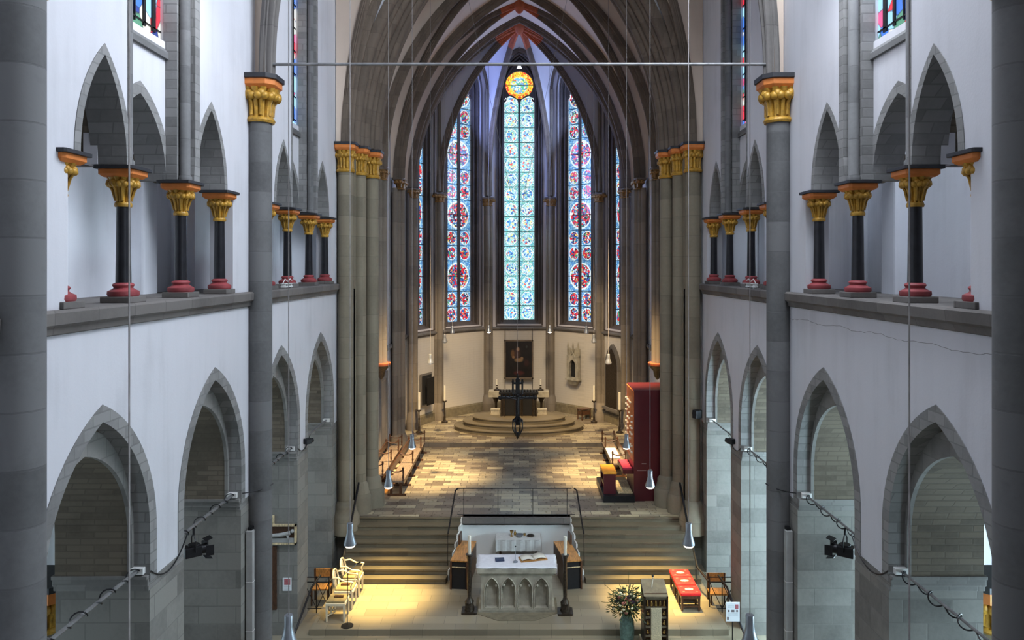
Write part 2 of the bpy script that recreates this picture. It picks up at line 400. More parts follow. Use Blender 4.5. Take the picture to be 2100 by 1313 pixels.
# ================================================================== NAVE
XW = 5.6
SIDE = {-1: 'left', 1: 'right'}
ARC = [9.82, 13.45, 17.2, 20.6]           # arcade arch centres along the nave
TRI = [0.0, 7.5]                          # triforium offsets of the two bays
ZSP = 4.32
ZST = 4.95                                # the arcade arches are stilted above the imposts
def starch(c, a, h, n=14, base=None):
    b = ZSP if base is None else base
    return [(c - a, b)] + arch(c, a, ZST, h, n) + [(c + a, b)]
for s in (-1, 1):
    side = SIDE[s]
    o_ = (0, 0, 0); U = (0, 1, 0); N = (s, 0, 0)
    # lower white wall with arcade openings (front order)
    lp = [(3.5, 4.25), (ARC[0] - 1.27, 4.25)]
    for i, c in enumerate(ARC):
        lp += starch(c, 1.27, 1.97)
        if i < 3: lp += [(c + 1.27, 4.25), (ARC[i + 1] - 1.27, 4.25)]
    lp += [(ARC[3] + 1.27, 4.25), (22.6, 4.25), (22.6, 8.3), (3.5, 8.3)]
    struct(MB().slab([lp], o_, U, N, XW, XW + .25).build('wall_' + side, 'white'))
    # second order, thick backing
    lp = [(3.5, -.4), (ARC[0] - 1.27, -.4), (ARC[0] - 1.27, ZSP - .05)]
    for i, c in enumerate(ARC):
        lp += starch(c, 1.2, 1.5)
        lp += [(c + 1.27, ZSP - .05), (c + 1.27, -.4)]
        if i < 3: lp += [(ARC[i + 1] - 1.27, -.4), (ARC[i + 1] - 1.27, ZSP - .05)]
    lp += [(22.6, -.4), (22.6, 8.3), (3.5, 8.3)]
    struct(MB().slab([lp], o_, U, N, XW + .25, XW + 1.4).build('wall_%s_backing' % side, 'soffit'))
    for i, c in enumerate(ARC):
        trim(MB().slab([starch(c, 1.46, 2.19, base=4.22) + starch(c, 1.255, 1.955, base=4.22)[::-1]], o_, U, N, XW - .012, XW + .251), 'ring')
        trim(MB().slab([starch(c, 1.5, 1.84) + starch(c, 1.188, 1.488)[::-1]], o_, U, N, XW + .235, XW + .3), 'ringplain')
    # stone piers and imposts
    edges = [(3.5, ARC[0] - 1.27)] + [(ARC[i] + 1.27, ARC[i + 1] - 1.27) for i in range(3)] + [(ARC[3] + 1.27, 22.6)]
    for a, b in edges:
        struct(MB().box(min(s * (XW - .005), s * (XW + 1.42)), max(s * (XW - .005), s * (XW + 1.42)), a - .02, b + .02, -.4, 4.1).build('wall_%s_pier' % side, 'pierwall'))
        m = MB()
        for z0, z1, p in ((4.08, 4.16, .03), (4.16, 4.27, .06), (4.27, 4.33, .09)):
            x0, x1 = sorted((s * (XW + .004), s * (XW + 1.45)))
            m.box(x0, x1, a - p, b + p, z0, z1)
        trim(m, 'ringplain', bevel=.012)
    # string course / gallery sill
    for a, b in ((3.5, 15.12), (15.5, 22.25)):
        prof = [(0, 8.16), (.05, 8.18), (.07, 8.26), (.13, 8.3), (.14, 8.44), (.1, 8.47), (-.55, 8.47), (-.55, 8.16)]
        m = MB(); fr = [(V((s * XW, y, 0)), V((-s, 0, 0)), V((0, 0, 1))) for y in (a, b)]
        m.sweep(prof, fr); trim(m, 'trim')
    struct(MB().box(*sorted((s * (XW + .5), s * 7.9)), 3.5, 22.6, 8.3, 8.455).build('floor', 'trim'))
    # upper wall with triforium and clerestory recess
    for bi, of in enumerate(TRI):
        y0, y1 = (3.5, 15.3) if bi == 0 else (15.3, 22.6)
        jL, jR, n0, n1 = 9.07 + of, 14.3 + of, 10.5 + of, 12.63 + of
        c1, c3 = 9.87 + of, 13.29 + of
        top = 19.5
        poly = [(y0, 8.3), (jL, 8.3), (jL, 10.45)] + arch(c1, .56, 10.45, 1.42) + [(n0, 10.45), (n0, top - .6), (n1, top - .6), (n1, 10.45)] \
            + arch(c3, .6, 10.45, 1.4) + [(jR, 10.45), (jR, 8.3), (y1, 8.3), (y1, top), (y0, top)]
        struct(MB().slab([poly], o_, U, N, XW, XW + .45).build('wall_%s_upper' % side, 'white'))
        for c, a_, h_ in ((c1, .56, 1.42), (c3, .6, 1.4)):
            trim(MB().slab([band(c, a_, 10.45, h_, .12, .012)], o_, U, N, XW - .012, XW + .5), 'ring')
        # deeper barrel behind the near and far lights
        for c, a_, h_ in ((c1, .56, 1.42), (c3, .6, 1.4)):
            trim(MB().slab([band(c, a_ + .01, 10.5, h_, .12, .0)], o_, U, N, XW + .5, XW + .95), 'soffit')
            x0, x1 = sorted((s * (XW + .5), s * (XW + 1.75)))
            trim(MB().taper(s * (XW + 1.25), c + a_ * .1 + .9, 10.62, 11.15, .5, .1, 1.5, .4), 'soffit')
        # quoins of the recess
        trim(MB().box(*sorted((s * (XW - .01), s * (XW + .46))), n1 - .012, n1 + .17, 10.47, top - .6), 'ring')
        trim(MB().box(*sorted((s * (XW - .01), s * (XW + .46))), n0 - .05, n0 + .012, 10.47, top - .6), 'ring')
        trim(MB().box(*sorted((s * (XW + .2), s * (XW + .43))), n1 - .24, n1 - .013, 10.47, top - .6), 'ring')
        trim(MB().box(*sorted((s * (XW + .2), s * (XW + .43))), n0 + .013, n0 + .24, 10.47, top - .6), 'ring')
        # shafts in the recess corners
        for yy in (n1 - .13, n0 + .13):
            w = MB()
            w.lathe([(.11, 0), (.11, .06), (.085, .1), (.085, 8.6)], s * (XW + .11), yy, 10.46, 16)
            trim(w, 'pier', True)
        # recessed panel: rounded opening below, window above
        m0, m1, mc = n0 + .2, n1 - .2, (n0 + n1) / 2
        ha = (m1 - m0) / 2
        rnd = arch(mc, ha - .02, 10.45, 1.3, 12)
        panel = [(n0 - .1, 10.45)] + rnd + [(n1 + .1, 10.45), (n1 + .1, 19.4), (n0 - .1, 19.4)]
        win = [(mc - .86, 12.8), (mc - .86, 18.6), (mc + .86, 18.6), (mc + .86, 12.8)]
        struct(MB().slab([panel, win], o_, U, N, XW + .4, XW + .6).build('wall_%s_recess' % side, 'white'))
        trim(MB().slab([band(mc, ha - .02, 10.45, 1.3, .16, .012)], o_, U, N, XW + .388, XW + .9), 'ring')
        # sloping sill
        fr = [(V((s * (XW + .4), y, 0)), V((s, 0, 0)), V((0, 0, 1))) for y in (m0 - .1, m1 + .1)]
        trim(MB().sweep([(-.06, 12.5), (-.06, 12.6), (.14, 12.86), (.14, 12.5)], fr), 'pier')
        # stained glass of the clerestory with lead bars
        g = MB(); x = s * (XW + .8)
        uvl = g.b.loops.layers.uv.new('UVMap')
        g.slab([[(mc - .88, 12.75), (mc + .88, 12.75), (mc + .88, 18.62), (mc - .88, 18.62)]], o_, U, N, XW + .5, XW + .51)
        gl = struct(g.build('window_%d' % (20 + bi * 2 + (s > 0)), 'glassa'))
        fm = MB()
        for k in range(9): fm.box(*sorted((s * (XW + .47), s * (XW + .5))), mc - .84, mc + .84, 12.95 + .62 * k, 12.975 + .62 * k)
        for k in (-2, -1, 0, 1, 2): fm.box(*sorted((s * (XW + .47), s * (XW + .5))), mc + k * .28 - .012, mc + k * .32 + .012, 12.9, 18.6)
        fm.build('lead_bars', 'iron', gl)
    # gallery back wall with shallow pilasters, and aisle
    struct(MB().box(*sorted((s * 7.55, s * 7.8)), 3.5, 22.6, 8.3, 14.6).build('wall_%s_gallery' % side, 'gallery'))
    for yy in (8.6, 11.5, 14.4, 16.1, 19.0, 21.9):
        trim(MB().box(*sorted((s * 7.25, s * 7.56)), yy - .28, yy + .28, 8.4, 14.6), 'gallery', bevel=.05)
    struct(MB().box(*sorted((s * 10.8, s * 11.1)), 2, 26, -.4, 8.2).build('wall_%s_aisle' % side, 'white'))
    struct(MB().box(*sorted((s * 5.1, s * 11.1)), 22.45, 22.7, -.4, 8.3).build('wall_%s_aisle_end' % side, 'pierwall'))
    struct(MB().box(*sorted((s * 6.9, s * 11.2)), 2, 26, 8.15, 8.3).build('ceiling', 'white'))
    struct(MB().box(*sorted((s * 5.9, s * 11.1)), 22.3, 22.6, 8.3, 14.6).build('wall_%s_gallery_end' % side, 'gallery'))
    for k, yy in enumerate((6.5, 10.3, 14.0, 17.9, 21)):
        w = arch(yy, .8, 3.6, 1.6, 10)
        struct(MB().slab([[(yy - .8, 1.2)] + w + [(yy + .8, 1.2)]], o_, U, N, 10.74, 10.79).build('window_%d' % (30 + k + (10 if s > 0 else 0)), 'glasscool'))

for s, z_ in ((1, 7.93),):
    rk = random.Random(5)
    trim(MB().tube([(s * 5.6, 8.2 + 6.9 * i / 60, z_ + .02 * math.sin(i * .5) + rk.uniform(-.012, .012)) for i in range(61)], .003 if s > 0 else .0015, 4), 'trim')
# crossing floor levels ---------------------------------------------
struct(MB().box(-11, 11, 1, 17.2, -.5, -.32).build('floor', 'navefl'))
for s in (-1, 1): struct(MB().box(*sorted((s * 5.65, s * 11)), 17.2, 22.4, -.5, -.32).build('floor', 'navefl'))
struct(MB().box(-5.6, 5.6, 17.2, 22.6, -.5, -.16).build('floor', 'stonefl', bevel=.012))
struct(MB().box(-5.2, 5.2, 18.12, 22.6, -.16, 0).build('floor', 'stonefl', bevel=.012))
R0, T0, YB, NS = .157, .265, 20.7, 8
ZC = R0 * NS
NX = -.1
def nhalf(y): return 2.0 - (y - 20.68) * .155          # the niche narrows towards its back wall
for sd in (-1, 1):
    st = MB()
    for k in range(NS):
        ya = YB + k * T0; a0, a1 = NX + sd * (nhalf(ya) - .01), NX + sd * (nhalf(22.62) - .01)
        st.prism([(a0, ya), (sd * 5.15, ya), (sd * 5.15, 22.62), (a1, 22.62)], k * R0, (k + 1) * R0 - .04)
        st.prism([(a0, ya - .025), (sd * 5.15, ya - .025), (sd * 5.15, 22.62), (a1, 22.62)], (k + 1) * R0 - .04, (k + 1) * R0)
    trim(st, 'stair')
    A = V((NX + sd * nhalf(20.95), 20.95, 0)); B = V((NX + sd * nhalf(22.62), 22.62, 0)); L = (B - A).length; u = (B - A) / L
    n = V((-sd * abs(u.y), u.x * -sd * 1.0, 0)); n = V((-u.y, u.x, 0)); n = n if n.x * sd < 0 else -n
    pr = [(0, 0), (L, 0), (L, ZC)]
    for k in range(NS - 1, -1, -1): pr += [(max(0, (k * T0 - .27) * L / 1.67), (k + 1) * R0 - .02), (max(0.0, (k * T0 - .27) * L / 1.67), k * R0 - .02 if k else 0)]
    pr = [p for i_, p in enumerate(pr[:-1])]
    struct(MB().slab([pr], A, u, n, 0, .05).build('wall_niche_' + SIDE[sd], 'nichew'))
struct(MB().box(-1.9, 1.72, 22.6, 22.75, 0, 1.07).build('wall_niche_back', 'nichew'))
trim(MB().box(-1.75, 1.58, 22.5, 22.8, 1.07, ZC), 'trim')
# chancel floor and apse floor
struct(MB().box(-7, 7, 22.6, 31.35, 1.0, ZC).build('floor', 'tile'))
struct(MB().box(-7, 7, 31.35, 40, 1.0, 1.43).build('floor', 'tile'))
trim(MB().box(-5.2, 5.2, 31.32, 31.36, ZC, 1.425), 'trim')

# ================================================================== APSE
ZS, ZT = 12.65, 20.6
def VP(x, y): return V((x, y, 0))
C1 = (4.85, 23.95); CM = (5.1, 27.05); C2 = (5.05, 30.3)
V2 = (5.05, 34.0); V1 = (4.05, 36.25); V0 = (1.67, 38.5)
K1 = V((0, 34.75, 20.5)); K2 = V((0, 32.15, ZT)); K3 = V((0, 27.05, ZT)); KN = V((0, 18.85, 22.6))

def fz(z, d, zs, zt):
    h = zt - zs
    if z <= zs: return 0.0
    R = (d * d + h * h) / (2 * d)
    w = z - zs
    if w >= h: return 1.0
    return (R - math.sqrt(max(0, R * R - w * w))) / d
def ribfn(A, K, zs=None):
    A, K = V(A), V(K); z0 = A.z if zs is None else zs
    d = math.hypot(K.x - A.x, K.y - A.y)
    return lambda z: V((A.x + (K.x - A.x) * fz(z, d, z0, K.z), A.y + (K.y - A.y) * fz(z, d, z0, K.z), z))
RIB = [(-.2, -.14), (-.2, .04), (-.15, .07), (-.15, .13), (-.1, .15), (-.09, .22), (-.06, .28), (-.03, .31), (.03, .31), (.06, .28), (.09, .22), (.1, .15), (.15, .13), (.15, .07), (.2, .04), (.2, -.14)]
def ribframes(A, K, n=26, ext=0, t1=1.0, t0=0.0):
    A, K = V(A), V(K); d = math.hypot(K.x - A.x, K.y - A.y); h = K.z - A.z
    u = V(((K.x - A.x) / d, (K.y - A.y) / d, 0)); R = (d * d + h * h) / (2 * d)
    pm = math.atan2(h, R - d); C = A + u * R; S = u.cross(V((0, 0, 1)))
    fr = []
    for i in range(n + 1):
        p = pm * (t0 + (t1 - t0) * i / n); D = -u * math.cos(p) + V((0, 0, 1)) * math.sin(p)
        fr.append((C + D * R, S, -D))
    return fr
def rib(A, K, sc_=1.0, mat='rib', boss=None):
    m = MB(); pr = [(a * sc_, b * sc_) for a, b in RIB]
    m.sweep(pr, ribframes(A, K, t1=(.955 if boss else 1))); trim(m, mat, True)
    if boss:
        m = MB(); m.sweep([(a * 1.03, b * 1.03) for a, b in pr], ribframes(A, K, 6, t0=boss, t1=1)); trim(m, 'bossred', True)
def web(f, g, z0, z1, mat='vaultw', n=26, k=5, name='ceiling', crown=.0):
    rows = []
    for i in range(n + 1):
        t = 1 - (1 - i / n) ** 1.7
        z = z0 + (z1 - z0) * t; a, b = f(z), g(z)
        rows.append([a.lerp(b, j / k) for j in range(k + 1)])
    return struct(MB().grid(rows).build(name, mat, None, True))

def S3(p, z, s=1): return V((p[0] * s, p[1], z))
# apse wall segments, with windows
apse_pts = [(-V2[0], V2[1]), (-V1[0], V1[1]), (-V0[0], V0[1]), (V0[0], V0[1]), (V1[0], V1[1]), (V2[0], V2[1])]
SH = ZS
def window(idx, A, B, kind):
    A, B = VP(*A), VP(*B); L = (B - A).length; u = (B - A) / L; n = V((-u.y, u.x, 0))   # outward
    c = L / 2; big = L > 3
    hw = 1.17 if big else .82               # opening half width in the wall face
    gw = .80 if big else .5
    sp = 18.05; ap = 20.2 - sp
    outer = [(0, 1.3), (0, 5.72), (0, ZT + .2), (L, ZT + .2), (L, 1.3)]
    hole = [(c - hw, 5.95)] + arch(c, hw, sp, ap, 10) + [(c + hw, 5.95)]
    struct(MB().slab([[(0, 1.3), (0, 5.7), (L, 5.7), (L, 1.3)]], A, u, n, 0, .4).build('wall_apse_lower', 'apsew'))
    struct(MB().slab([[(-.02, 5.7), (-.02, ZT + .1), (L + .02, ZT + .1), (L + .02, 5.7)], hole], A, u, n, 0, .16).build('wall_apse', 'apseup'))
    for i, t in enumerate((.14, .28)):
        w = hw + (gw + .03 - hw) * (i + 1) / 2
        h2 = [(c - w, 5.98)] + arch(c, w, sp, ap - .12 * (i + 1), 10) + [(c + w, 5.98)]
        o2 = [(c - hw - .2, 5.7), (c - hw - .2, ZT), (c + hw + .2, ZT), (c + hw + .2, 5.7)]
        trim(MB().slab([o2, h2], A, u, n, .02 + t, .17 + t), 'mould')
    # thin moulding shafts in the reveal
    m = MB()
    for w, dd in ((hw + .03, -.03), (hw - .13, .1), (hw - .29 if big else hw - .25, .24)):
        pts = [(c - w, 5.9)] + arch(c, w, sp, ap + (w - hw), 12) + [(c + w, 5.9)]
        m.tube([A + u * a + n * dd + V((0, 0, b)) for a, b in pts], .05, 6)
    trim(m, 'mould', True)
    # sloping sill and string course
    frs = [(A + u * t, n, V((0, 0, 1))) for t in (c - hw - .05, c + hw + .05)]
    trim(MB().sweep([(-.06, 5.74), (-.03, 5.86), (.38, 6.16), (.38, 5.74)], frs), 'mould')
    frs = [(A + u * t, n, V((0, 0, 1))) for t in (.1, L - .1)]
    trim(MB().sweep([(-.14, 5.7), (-.14, 5.76), (-.05, 5.82), (.05, 5.82), (.05, 5.62), (-.05, 5.62)], frs), 'trim')
    frs = [(A + u * t, n, V((0, 0, 1))) for t in (.05, L - .05)]
    trim(MB().sweep([(-.1, 1.43), (-.1, 1.83), (-.05, 1.9), (.05, 1.9), (.05, 1.43)], frs), 'plinth')
    # glass: two lights of panels, heads, rose
    g = MB(); uvl = g.b.loops.layers.uv.new('UVMap')
    G = A + n * .43; rh = .787; z0 = 6.12
    def quad(pts, uvs):
        vs = [g.b.verts.new(G + u * a + V((0, 0, b))) for a, b in pts]
        f = g.b.faces.new(vs)
        for l, w in zip(f.loops, uvs): l[uvl].uv = w
    m_ = .06 if kind != 'side' else .075
    for sd in (-1, 1):
        for r in range(15):
            za, zb = z0 + r * rh, min(z0 + (r + 1) * rh, 17.62)
            if zb - za < .05: continue
            a, b = (c - gw + .01, c - m_) if sd < 0 else (c + m_, c + gw - .01)
            if kind == 'side' and r % 4 in (2, 3):
                lo = -1 if r % 4 == 2 else 0
                ul = (-1, 0) if sd < 0 else (0, 1)
                quad([(a, za), (b, za), (b, zb), (a, zb)], [(ul[0], lo), (ul[1], lo), (ul[1], lo + 1), (ul[0], lo + 1)])
            else:
                quad([(a, za), (b, za), (b, zb), (a, zb)], [(-1, -1), (1, -1), (1, 1), (-1, 1)])
        cc = c + sd * (gw + m_) / 2; hh = (gw - m_) / 2 - .01
        pts = [(cc - hh, 17.62)] + arch(cc, hh, 17.62, hh * 1.25, 6)[1:-1] + [(cc + hh, 17.62)]
        quad(pts, [((p - cc) / hh, (q - 17.7) / hh) for p, q in pts])
    wn = struct(g.build('window_%d' % idx, 'glassc' if kind == 'centre' else 'glasss'))
    rr = gw * .97 - .04; rz = 18.62 if big else 18.55
    g = MB(); uvl = g.b.loops.layers.uv.new('UVMap')
    pts = [(c + rr * math.cos(2 * PI * k / 28), rz + rr * math.sin(2 * PI * k / 28)) for k in range(28)]
    vs = [g.b.verts.new(G + u * a + V((0, 0, b))) for a, b in pts]
    f = g.b.faces.new(vs)
    for l, (a, b) in zip(f.loops, pts): l[uvl].uv = ((a - c) / rr, (b - rz) / rr)
    g.build('rose_pane', 'glassr' if kind == 'centre' else 'glasss', wn)
    # clear quarries between rose and lights, and above rose
    g = MB()
    for a, b, w in ((c - gw * .9, 17.83, .1), (c + gw * .9, 17.83, .1), (c, 17.75, .08), (c, 19.62, .2)):
        pts = [(a - w, b - w), (a + w, b - w), (a, b + w * 1.1)] if a == c and b > 19 else [(a - w, b), (a, b - w * 1.3), (a + w, b), (a, b + w * 1.3)]
        g.slab([pts], G, u, n, -.01, 0)
    g.build('small_pane', 'glassw', wn)
    # stone tracery plate
    holes = []
    for sd in (-1, 1):
        cc = c + sd * (gw + m_) / 2; hh = (gw - m_) / 2
        holes.append([(cc - hh, 6.14)] + arch(cc, hh, 17.62, hh * 1.25, 6) + [(cc + hh, 6.14)])
    holes.append([(c + rr * math.cos(2 * PI * k / 28), rz + rr * math.sin(2 * PI * k / 28)) for k in range(28)])
    holes.append([(c - .15, 19.48), (c + .15, 19.48), (c + .03, 19.8), (c - .03, 19.8)])
    for sd in (-1, 1): holes.append([(c + sd * gw * .9 - .07, 17.84), (c + sd * gw * .9, 17.72), (c + sd * gw * .9 + .05, 17.84), (c + sd * gw * .9, 17.97)])
    pl = [(c - gw - .2, 6.0)] + arch(c, gw + .2, sp, ap + .1, 10) + [(c + gw + .2, 6.0)]
    MB().slab([pl] + holes, A, u, n, .33, .425).build('tracery', 'mould', wn)
    m = MB(); B0 = A + n * .36
    for r in range(15):
        z = z0 + r * rh
        p0, p1 = B0 + u * (c - gw), B0 + u * (c + gw)
        m.tube([p0 + V((0, 0, z)), p1 + V((0, 0, z))], .017, 5)
    m.tube([B0 + u * (c - rr) + V((0, 0, rz)), B0 + u * (c + rr) + V((0, 0, rz))], .015, 5)
    m.build('glazing_bars', 'iron', wn)

kinds = ['side', 'side', 'centre', 'side', 'side']
KA = K1
for i in range(5):
    A, B = apse_pts[i], apse_pts[i + 1]
    window(i + 1, A, B, kinds[i])
    W = V(((A[0] + B[0]) / 2, (A[1] + B[1]) / 2, 20.5))
    # wall arch moulding and webs
    fin = V((0, 34.5, 0)) - V((W.x, W.y, 0)); fin = fin.normalized() * .03
    for P in (A, B):
        Pz = V((P[0], P[1], ZS))
        web(ribfn(Pz, KA), ribfn(V((P[0], P[1], 18.2)) + fin, W + fin), ZS, 20.5, 'apseup')
        trim(MB().sweep([(a * .45, b * .45) for a, b in RIB], ribframes(V((P[0], P[1], 18.2)) + fin * 2, W + fin * 2 + V((0, 0, -.1)), 10)), 'rib', True)
        trim(MB().tube([V((P[0], P[1], 12.7)) + fin * 5 + (W - V((P[0], P[1], ZT))) * .1, V((P[0], P[1], 18.25)) + fin * 5 + (W - V((P[0], P[1], ZT))) * .1], .08, 8), 'shaftw', True)
for i, P in enumerate(apse_pts):
    rib(V((P[0], P[1], ZS)) - V((P[0], P[1] - 34.5, 0)).normalized() * .1, KA, .68, boss=.86)
# chancel bays
def wallarch(A, B, s, x, zt=ZT, zst=17.0):
    W = V((s * x, (A[1] + B[1]) / 2, zt)); return W
for s in (-1, 1):
    for A, B, K in ((C2, V2, K2), (C1, CM, K3), (CM, C2, K3)):
        W = V((s * 5.3, (A[1] + B[1]) / 2, ZT))
        for P in (A, B):
            Pz = V((s * P[0], P[1], ZS))
            web(ribfn(Pz, K), ribfn(V((s * 5.3, P[1] + math.copysign(.2, W.y - P[1]), 16.4)), W), ZS, ZT)
            if P is not C1: rib(Pz, K, .6, boss=.9)
    # transverse cells
    for P, K, T in ((C2, K2, V((0, 30.3, ZT))), (V2, K2, V((0, 34, ZT))), (C2, K3, V((0, 30.3, ZT))), (C1, K3, V((0, 23.95, ZT)))):
        Pz = V((s * P[0], P[1], ZS))
        web(ribfn(Pz, K), ribfn(Pz, T), ZS, ZT)
    Pz = V((s * V2[0], V2[1], ZS)); web(ribfn(Pz, KA), ribfn(Pz, V((0, 34, 20.5))), ZS, 20.5)
    for P, T, k in ((V2, V((0, 34, ZT)), .85), (C2, V((0, 30.3, ZT)), 1.0), (CM, V((0, 27.05, ZT)), .75)):
        rib(V((s * P[0], P[1], ZS)), T, k)
    # chancel side walls
    x0, x1 = sorted((s * 5.3, s * 5.7))
    struct(MB().box(x0, x1, 22.55, 34.1, 1.2, ZT + .3).build('wall_chancel_' + SIDE[s], 'apseup'))
    a = (s * 5.3, 34.0); b = (s * V2[0], 34.02)
    frs = [(V((s * 5.3, t, 0)), V((s, 0, 0)), V((0, 0, 1))) for t in (24.3, 34.0)]
    trim(MB().sweep([(-.12, 5.7), (-.12, 5.76), (-.05, 5.82), (.05, 5.82), (.05, 5.62), (-.05, 5.62)], frs), 'trim')
    # nave vault of the second bay
    PA, PM, PB = V((s * 5.3, 15.3, 13.0)), V((s * 5.6, 18.95, 16.5)), V((s * 5.3, 22.4, 12.8))
    for P, W in ((PA, V((s * 5.6, 17.1, 20.5))), (PM, V((s * 5.6, 17.1, 20.5))), (PM, V((s * 5.6, 20.7, 20.5))), (PB, V((s * 5.6, 20.7, 20.5)))):
        f = ribfn(P, V((KN.x, KN.y, 22.6))); g = ribfn(V((s * 5.58, P.y + math.copysign(.15, W.y - P.y), 16.6)), W)
        web(f, g, P.z, 20.4)
        # upper web closing to the ridge
    for P in (PA, PB): rib(P, KN, .55)
    rib(PM, KN, .6)
    TA, TB = V((0, 15.3, 22.6)), V((0, 22.4, 22.6))
    for P, T in ((PA, TA), (PB, TB)):
        web(ribfn(P, KN), ribfn(P, T), P.z, 22.58)
        rib(P, T, .62 if P is PA else .75, 'trim' if P is PA else 'rib')
    # rib feet rising westward from the pier capital (first bay)
    m = MB(); m.sweep([(a * .6, b * .6) for a, b in RIB], ribframes(PA, V((0, 11.6, 22.6)), 14, t1=.6)); trim(m, 'trim', True)
# chancel arch
def archframes(a, h, y, zs, n=30):
    fr = []
    L = ribframes(V((-a, y, zs)), V((0, y, zs + h)), n)
    S = V((0, 1, 0))
    L = [(P, S, N) for P, _, N in L]
    Rr = [(V((-P.x, P.y, P.z)), S, V((-N.x, N.y, N.z))) for P, _, N in L[::-1]]
    return L + Rr[1:]
prof = [(0, -.12), (0, -.02)]
for cx_, cn, r in ((.16, .0, .17), (.42, .12, .11), (.66, .2, .16), (.92, .34, .11), (1.16, .42, .17), (1.42, .5, .1)):
    prof.append((cx_ - r - .015, cn - .14))
    for k in range(7):
        a = PI * (1.0 - .75 * k / 6) + .2
        prof.append((cx_ + r * math.cos(a), cn + r * math.sin(a)))
prof += [(1.55, .5), (1.55, -.12)]
trim(MB().sweep(prof, archframes(5.1, 8.4, 22.55, 12.75), False), 'rib', True)
big = arch(0, 5.75, 12.5, 10.3, 20); sm = arch(0, 5.12, 12.6, 8.58, 20)
struct(MB().slab([big + sm[::-1]], (0, 0, 0), (1, 0, 0), (0, 1, 0), 22.56, 23.98).build('wall_chancel_arch', 'white'))
for s in (-1, 1):
    struct(MB().box(*sorted((s * 5.1, s * 5.9)), 22.5, 23.9, 1.0, 12.7).build('wall_chancel_respond_' + SIDE[s], 'beige'))

# ================================================================== capitals, columns
def capital(r0, r1, h, n=48):
    m = MB()
    prof = [(r0 * 1.18, 0), (r0 * 1.28, .03 * h / .45), (r0 * 1.18, .06 * h / .45), (r0 * 1.05, .07 * h / .45)]
    for k in range(9):
        t = k / 8; prof.append((r0 + (r1 - r0) * (t ** 2.2), h * (.17 + .8 * t)))
    def fl(a, t): return 1 if t < .25 else 1 + .12 * (abs(math.cos(6 * a)) ** .5 * 2 - 1.4)
    m.lathe(prof, n=n, flute=fl)
    for k in range(8):
        a = 2 * PI * (k + .5) / 8; q = 1.0 if k % 2 == 0 else .93
        rr = (r0 + (r1 - r0) * .72) * q
        c = V((rr * math.cos(a), rr * math.sin(a), h * .8))
        for i in range(3):
            off = (i - 1) * .16 * r1
            m.ball(c + V((-math.sin(a) * off, math.cos(a) * off, -abs(i - 1) * .06 * h)), r1 * .25, 1, 1, .95, 8)
        m.tube([(r0 * 1.05 * math.cos(a), r0 * 1.05 * math.sin(a), h * .2), (c.x * .8, c.y * .8, h * .55), (c.x * 1.05, c.y * 1.05, h * .72)], r1 * .09, 6)
    return m
def col_base(m, r, h, z=0):
    m.lathe([(r * 2.0, 0), (r * 2.15, h * .15), (r * 2.1, h * .38), (r * 1.6, h * .5), (r * 1.28, h * .62), (r * 1.35, h * .72), (r * 1.5, h * .82), (r * 1.35, h * .93), (r * 1.05, h)], z=z, n=28); return m
def octslab(m, w, z0, z1, ch=.25, w1=None):
    w1 = w if w1 is None else w1
    def ring(w, z):
        c = w * ch; h = w / 2
        return [m.b.verts.new((x, y, z)) for x, y in ((h, -h + c), (h, h - c), (h - c, h), (-h + c, h), (-h, h - c), (-h, -h + c), (-h + c, -h), (h - c, -h))]
    a, b = ring(w, z0), ring(w1, z1); m.face(a[::-1]); m.face(b)
    for i in range(8): m.face([a[i], a[(i + 1) % 8], b[(i + 1) % 8], b[i]])
    return m

proto = empty('triforium_column', (0, 0, 8.47), 0, 'x', 'column')
MB().box(-.22, .22, -.22, .22, 0, .09).build('plinth', 'trim', proto, bevel=.01)
col_base(MB(), .1, .2, .09).build('base', 'red', proto, True)
MB().lathe([(.105, .28), (.098, .8), (.092, 1.4)], n=24).build('shaft', 'shaft', proto, True)
o = capital(.095, .21, .44).build('capital', 'gold', proto, True); o.location.z = 1.39
octslab(octslab(MB(), .4, 1.81, 1.85, .08, .5), .5, 1.85, 1.92, .08).build('abacus', 'orange', proto, bevel=.008)
octslab(MB(), .58, 1.92, 1.97, .05).build('cap_slab', 'blackp', proto, bevel=.006)
first = True
where = ['first column, half hidden at the near jamb', 'second column from the near end, under the wide arch', 'third column from the near end, below the wall shaft', 'farthest column, engaged in the far jamb']
for s in (-1, 1):
    for bi, of in enumerate(TRI):
        for k, yy in enumerate((9.13, 10.66, 12.47, 14.08)):
            loc = (s * (XW + .17), yy + of + (.04 if bi else 0) * k, 8.47)
            lab = 'black gallery column with gold capital, %s of the %s opening, %s wall' % (where[k], 'nearer' if bi == 0 else 'farther', SIDE[s])
            if first: proto.location = loc; proto['label'] = lab; proto['group'] = 'gallery columns'; first = False
            else: dup(proto, loc, 0, lab, 'gallery columns')
# nave piers
pp = empty('nave_column', (0, 0, -.32), 0, 'x', 'column')
MB().lathe([(.24, 0), (.24, 12.35)], n=32).build('shaft', 'pier', pp, True)
o = capital(.24, .38, .72).build('capital', 'gold', pp, True); o.location.z = 12.3
octslab(octslab(MB(), .62, 12.98, 13.05, .2, .78), .78, 13.05, 13.17, .2).build('abacus', 'orange', pp, bevel=.01)
octslab(MB(), .86, 13.17, 13.27, .2).build('cap_slab', 'blackp', pp, bevel=.01)
for i, (s, y) in enumerate(((-1, 7.95), (1, 7.95), (-1, 15.3), (1, 15.3))):
    lab = ('grey round stone wall column at the %s edge of the picture' if i < 2 else 'grey round wall column with gold capital between the %s bays') % SIDE[s]
    if i == 0: pp.location = (s * 5.42, y, -.32); pp['label'] = lab
    else: dup(pp, (s * 5.42, y, -.32), 0, lab)
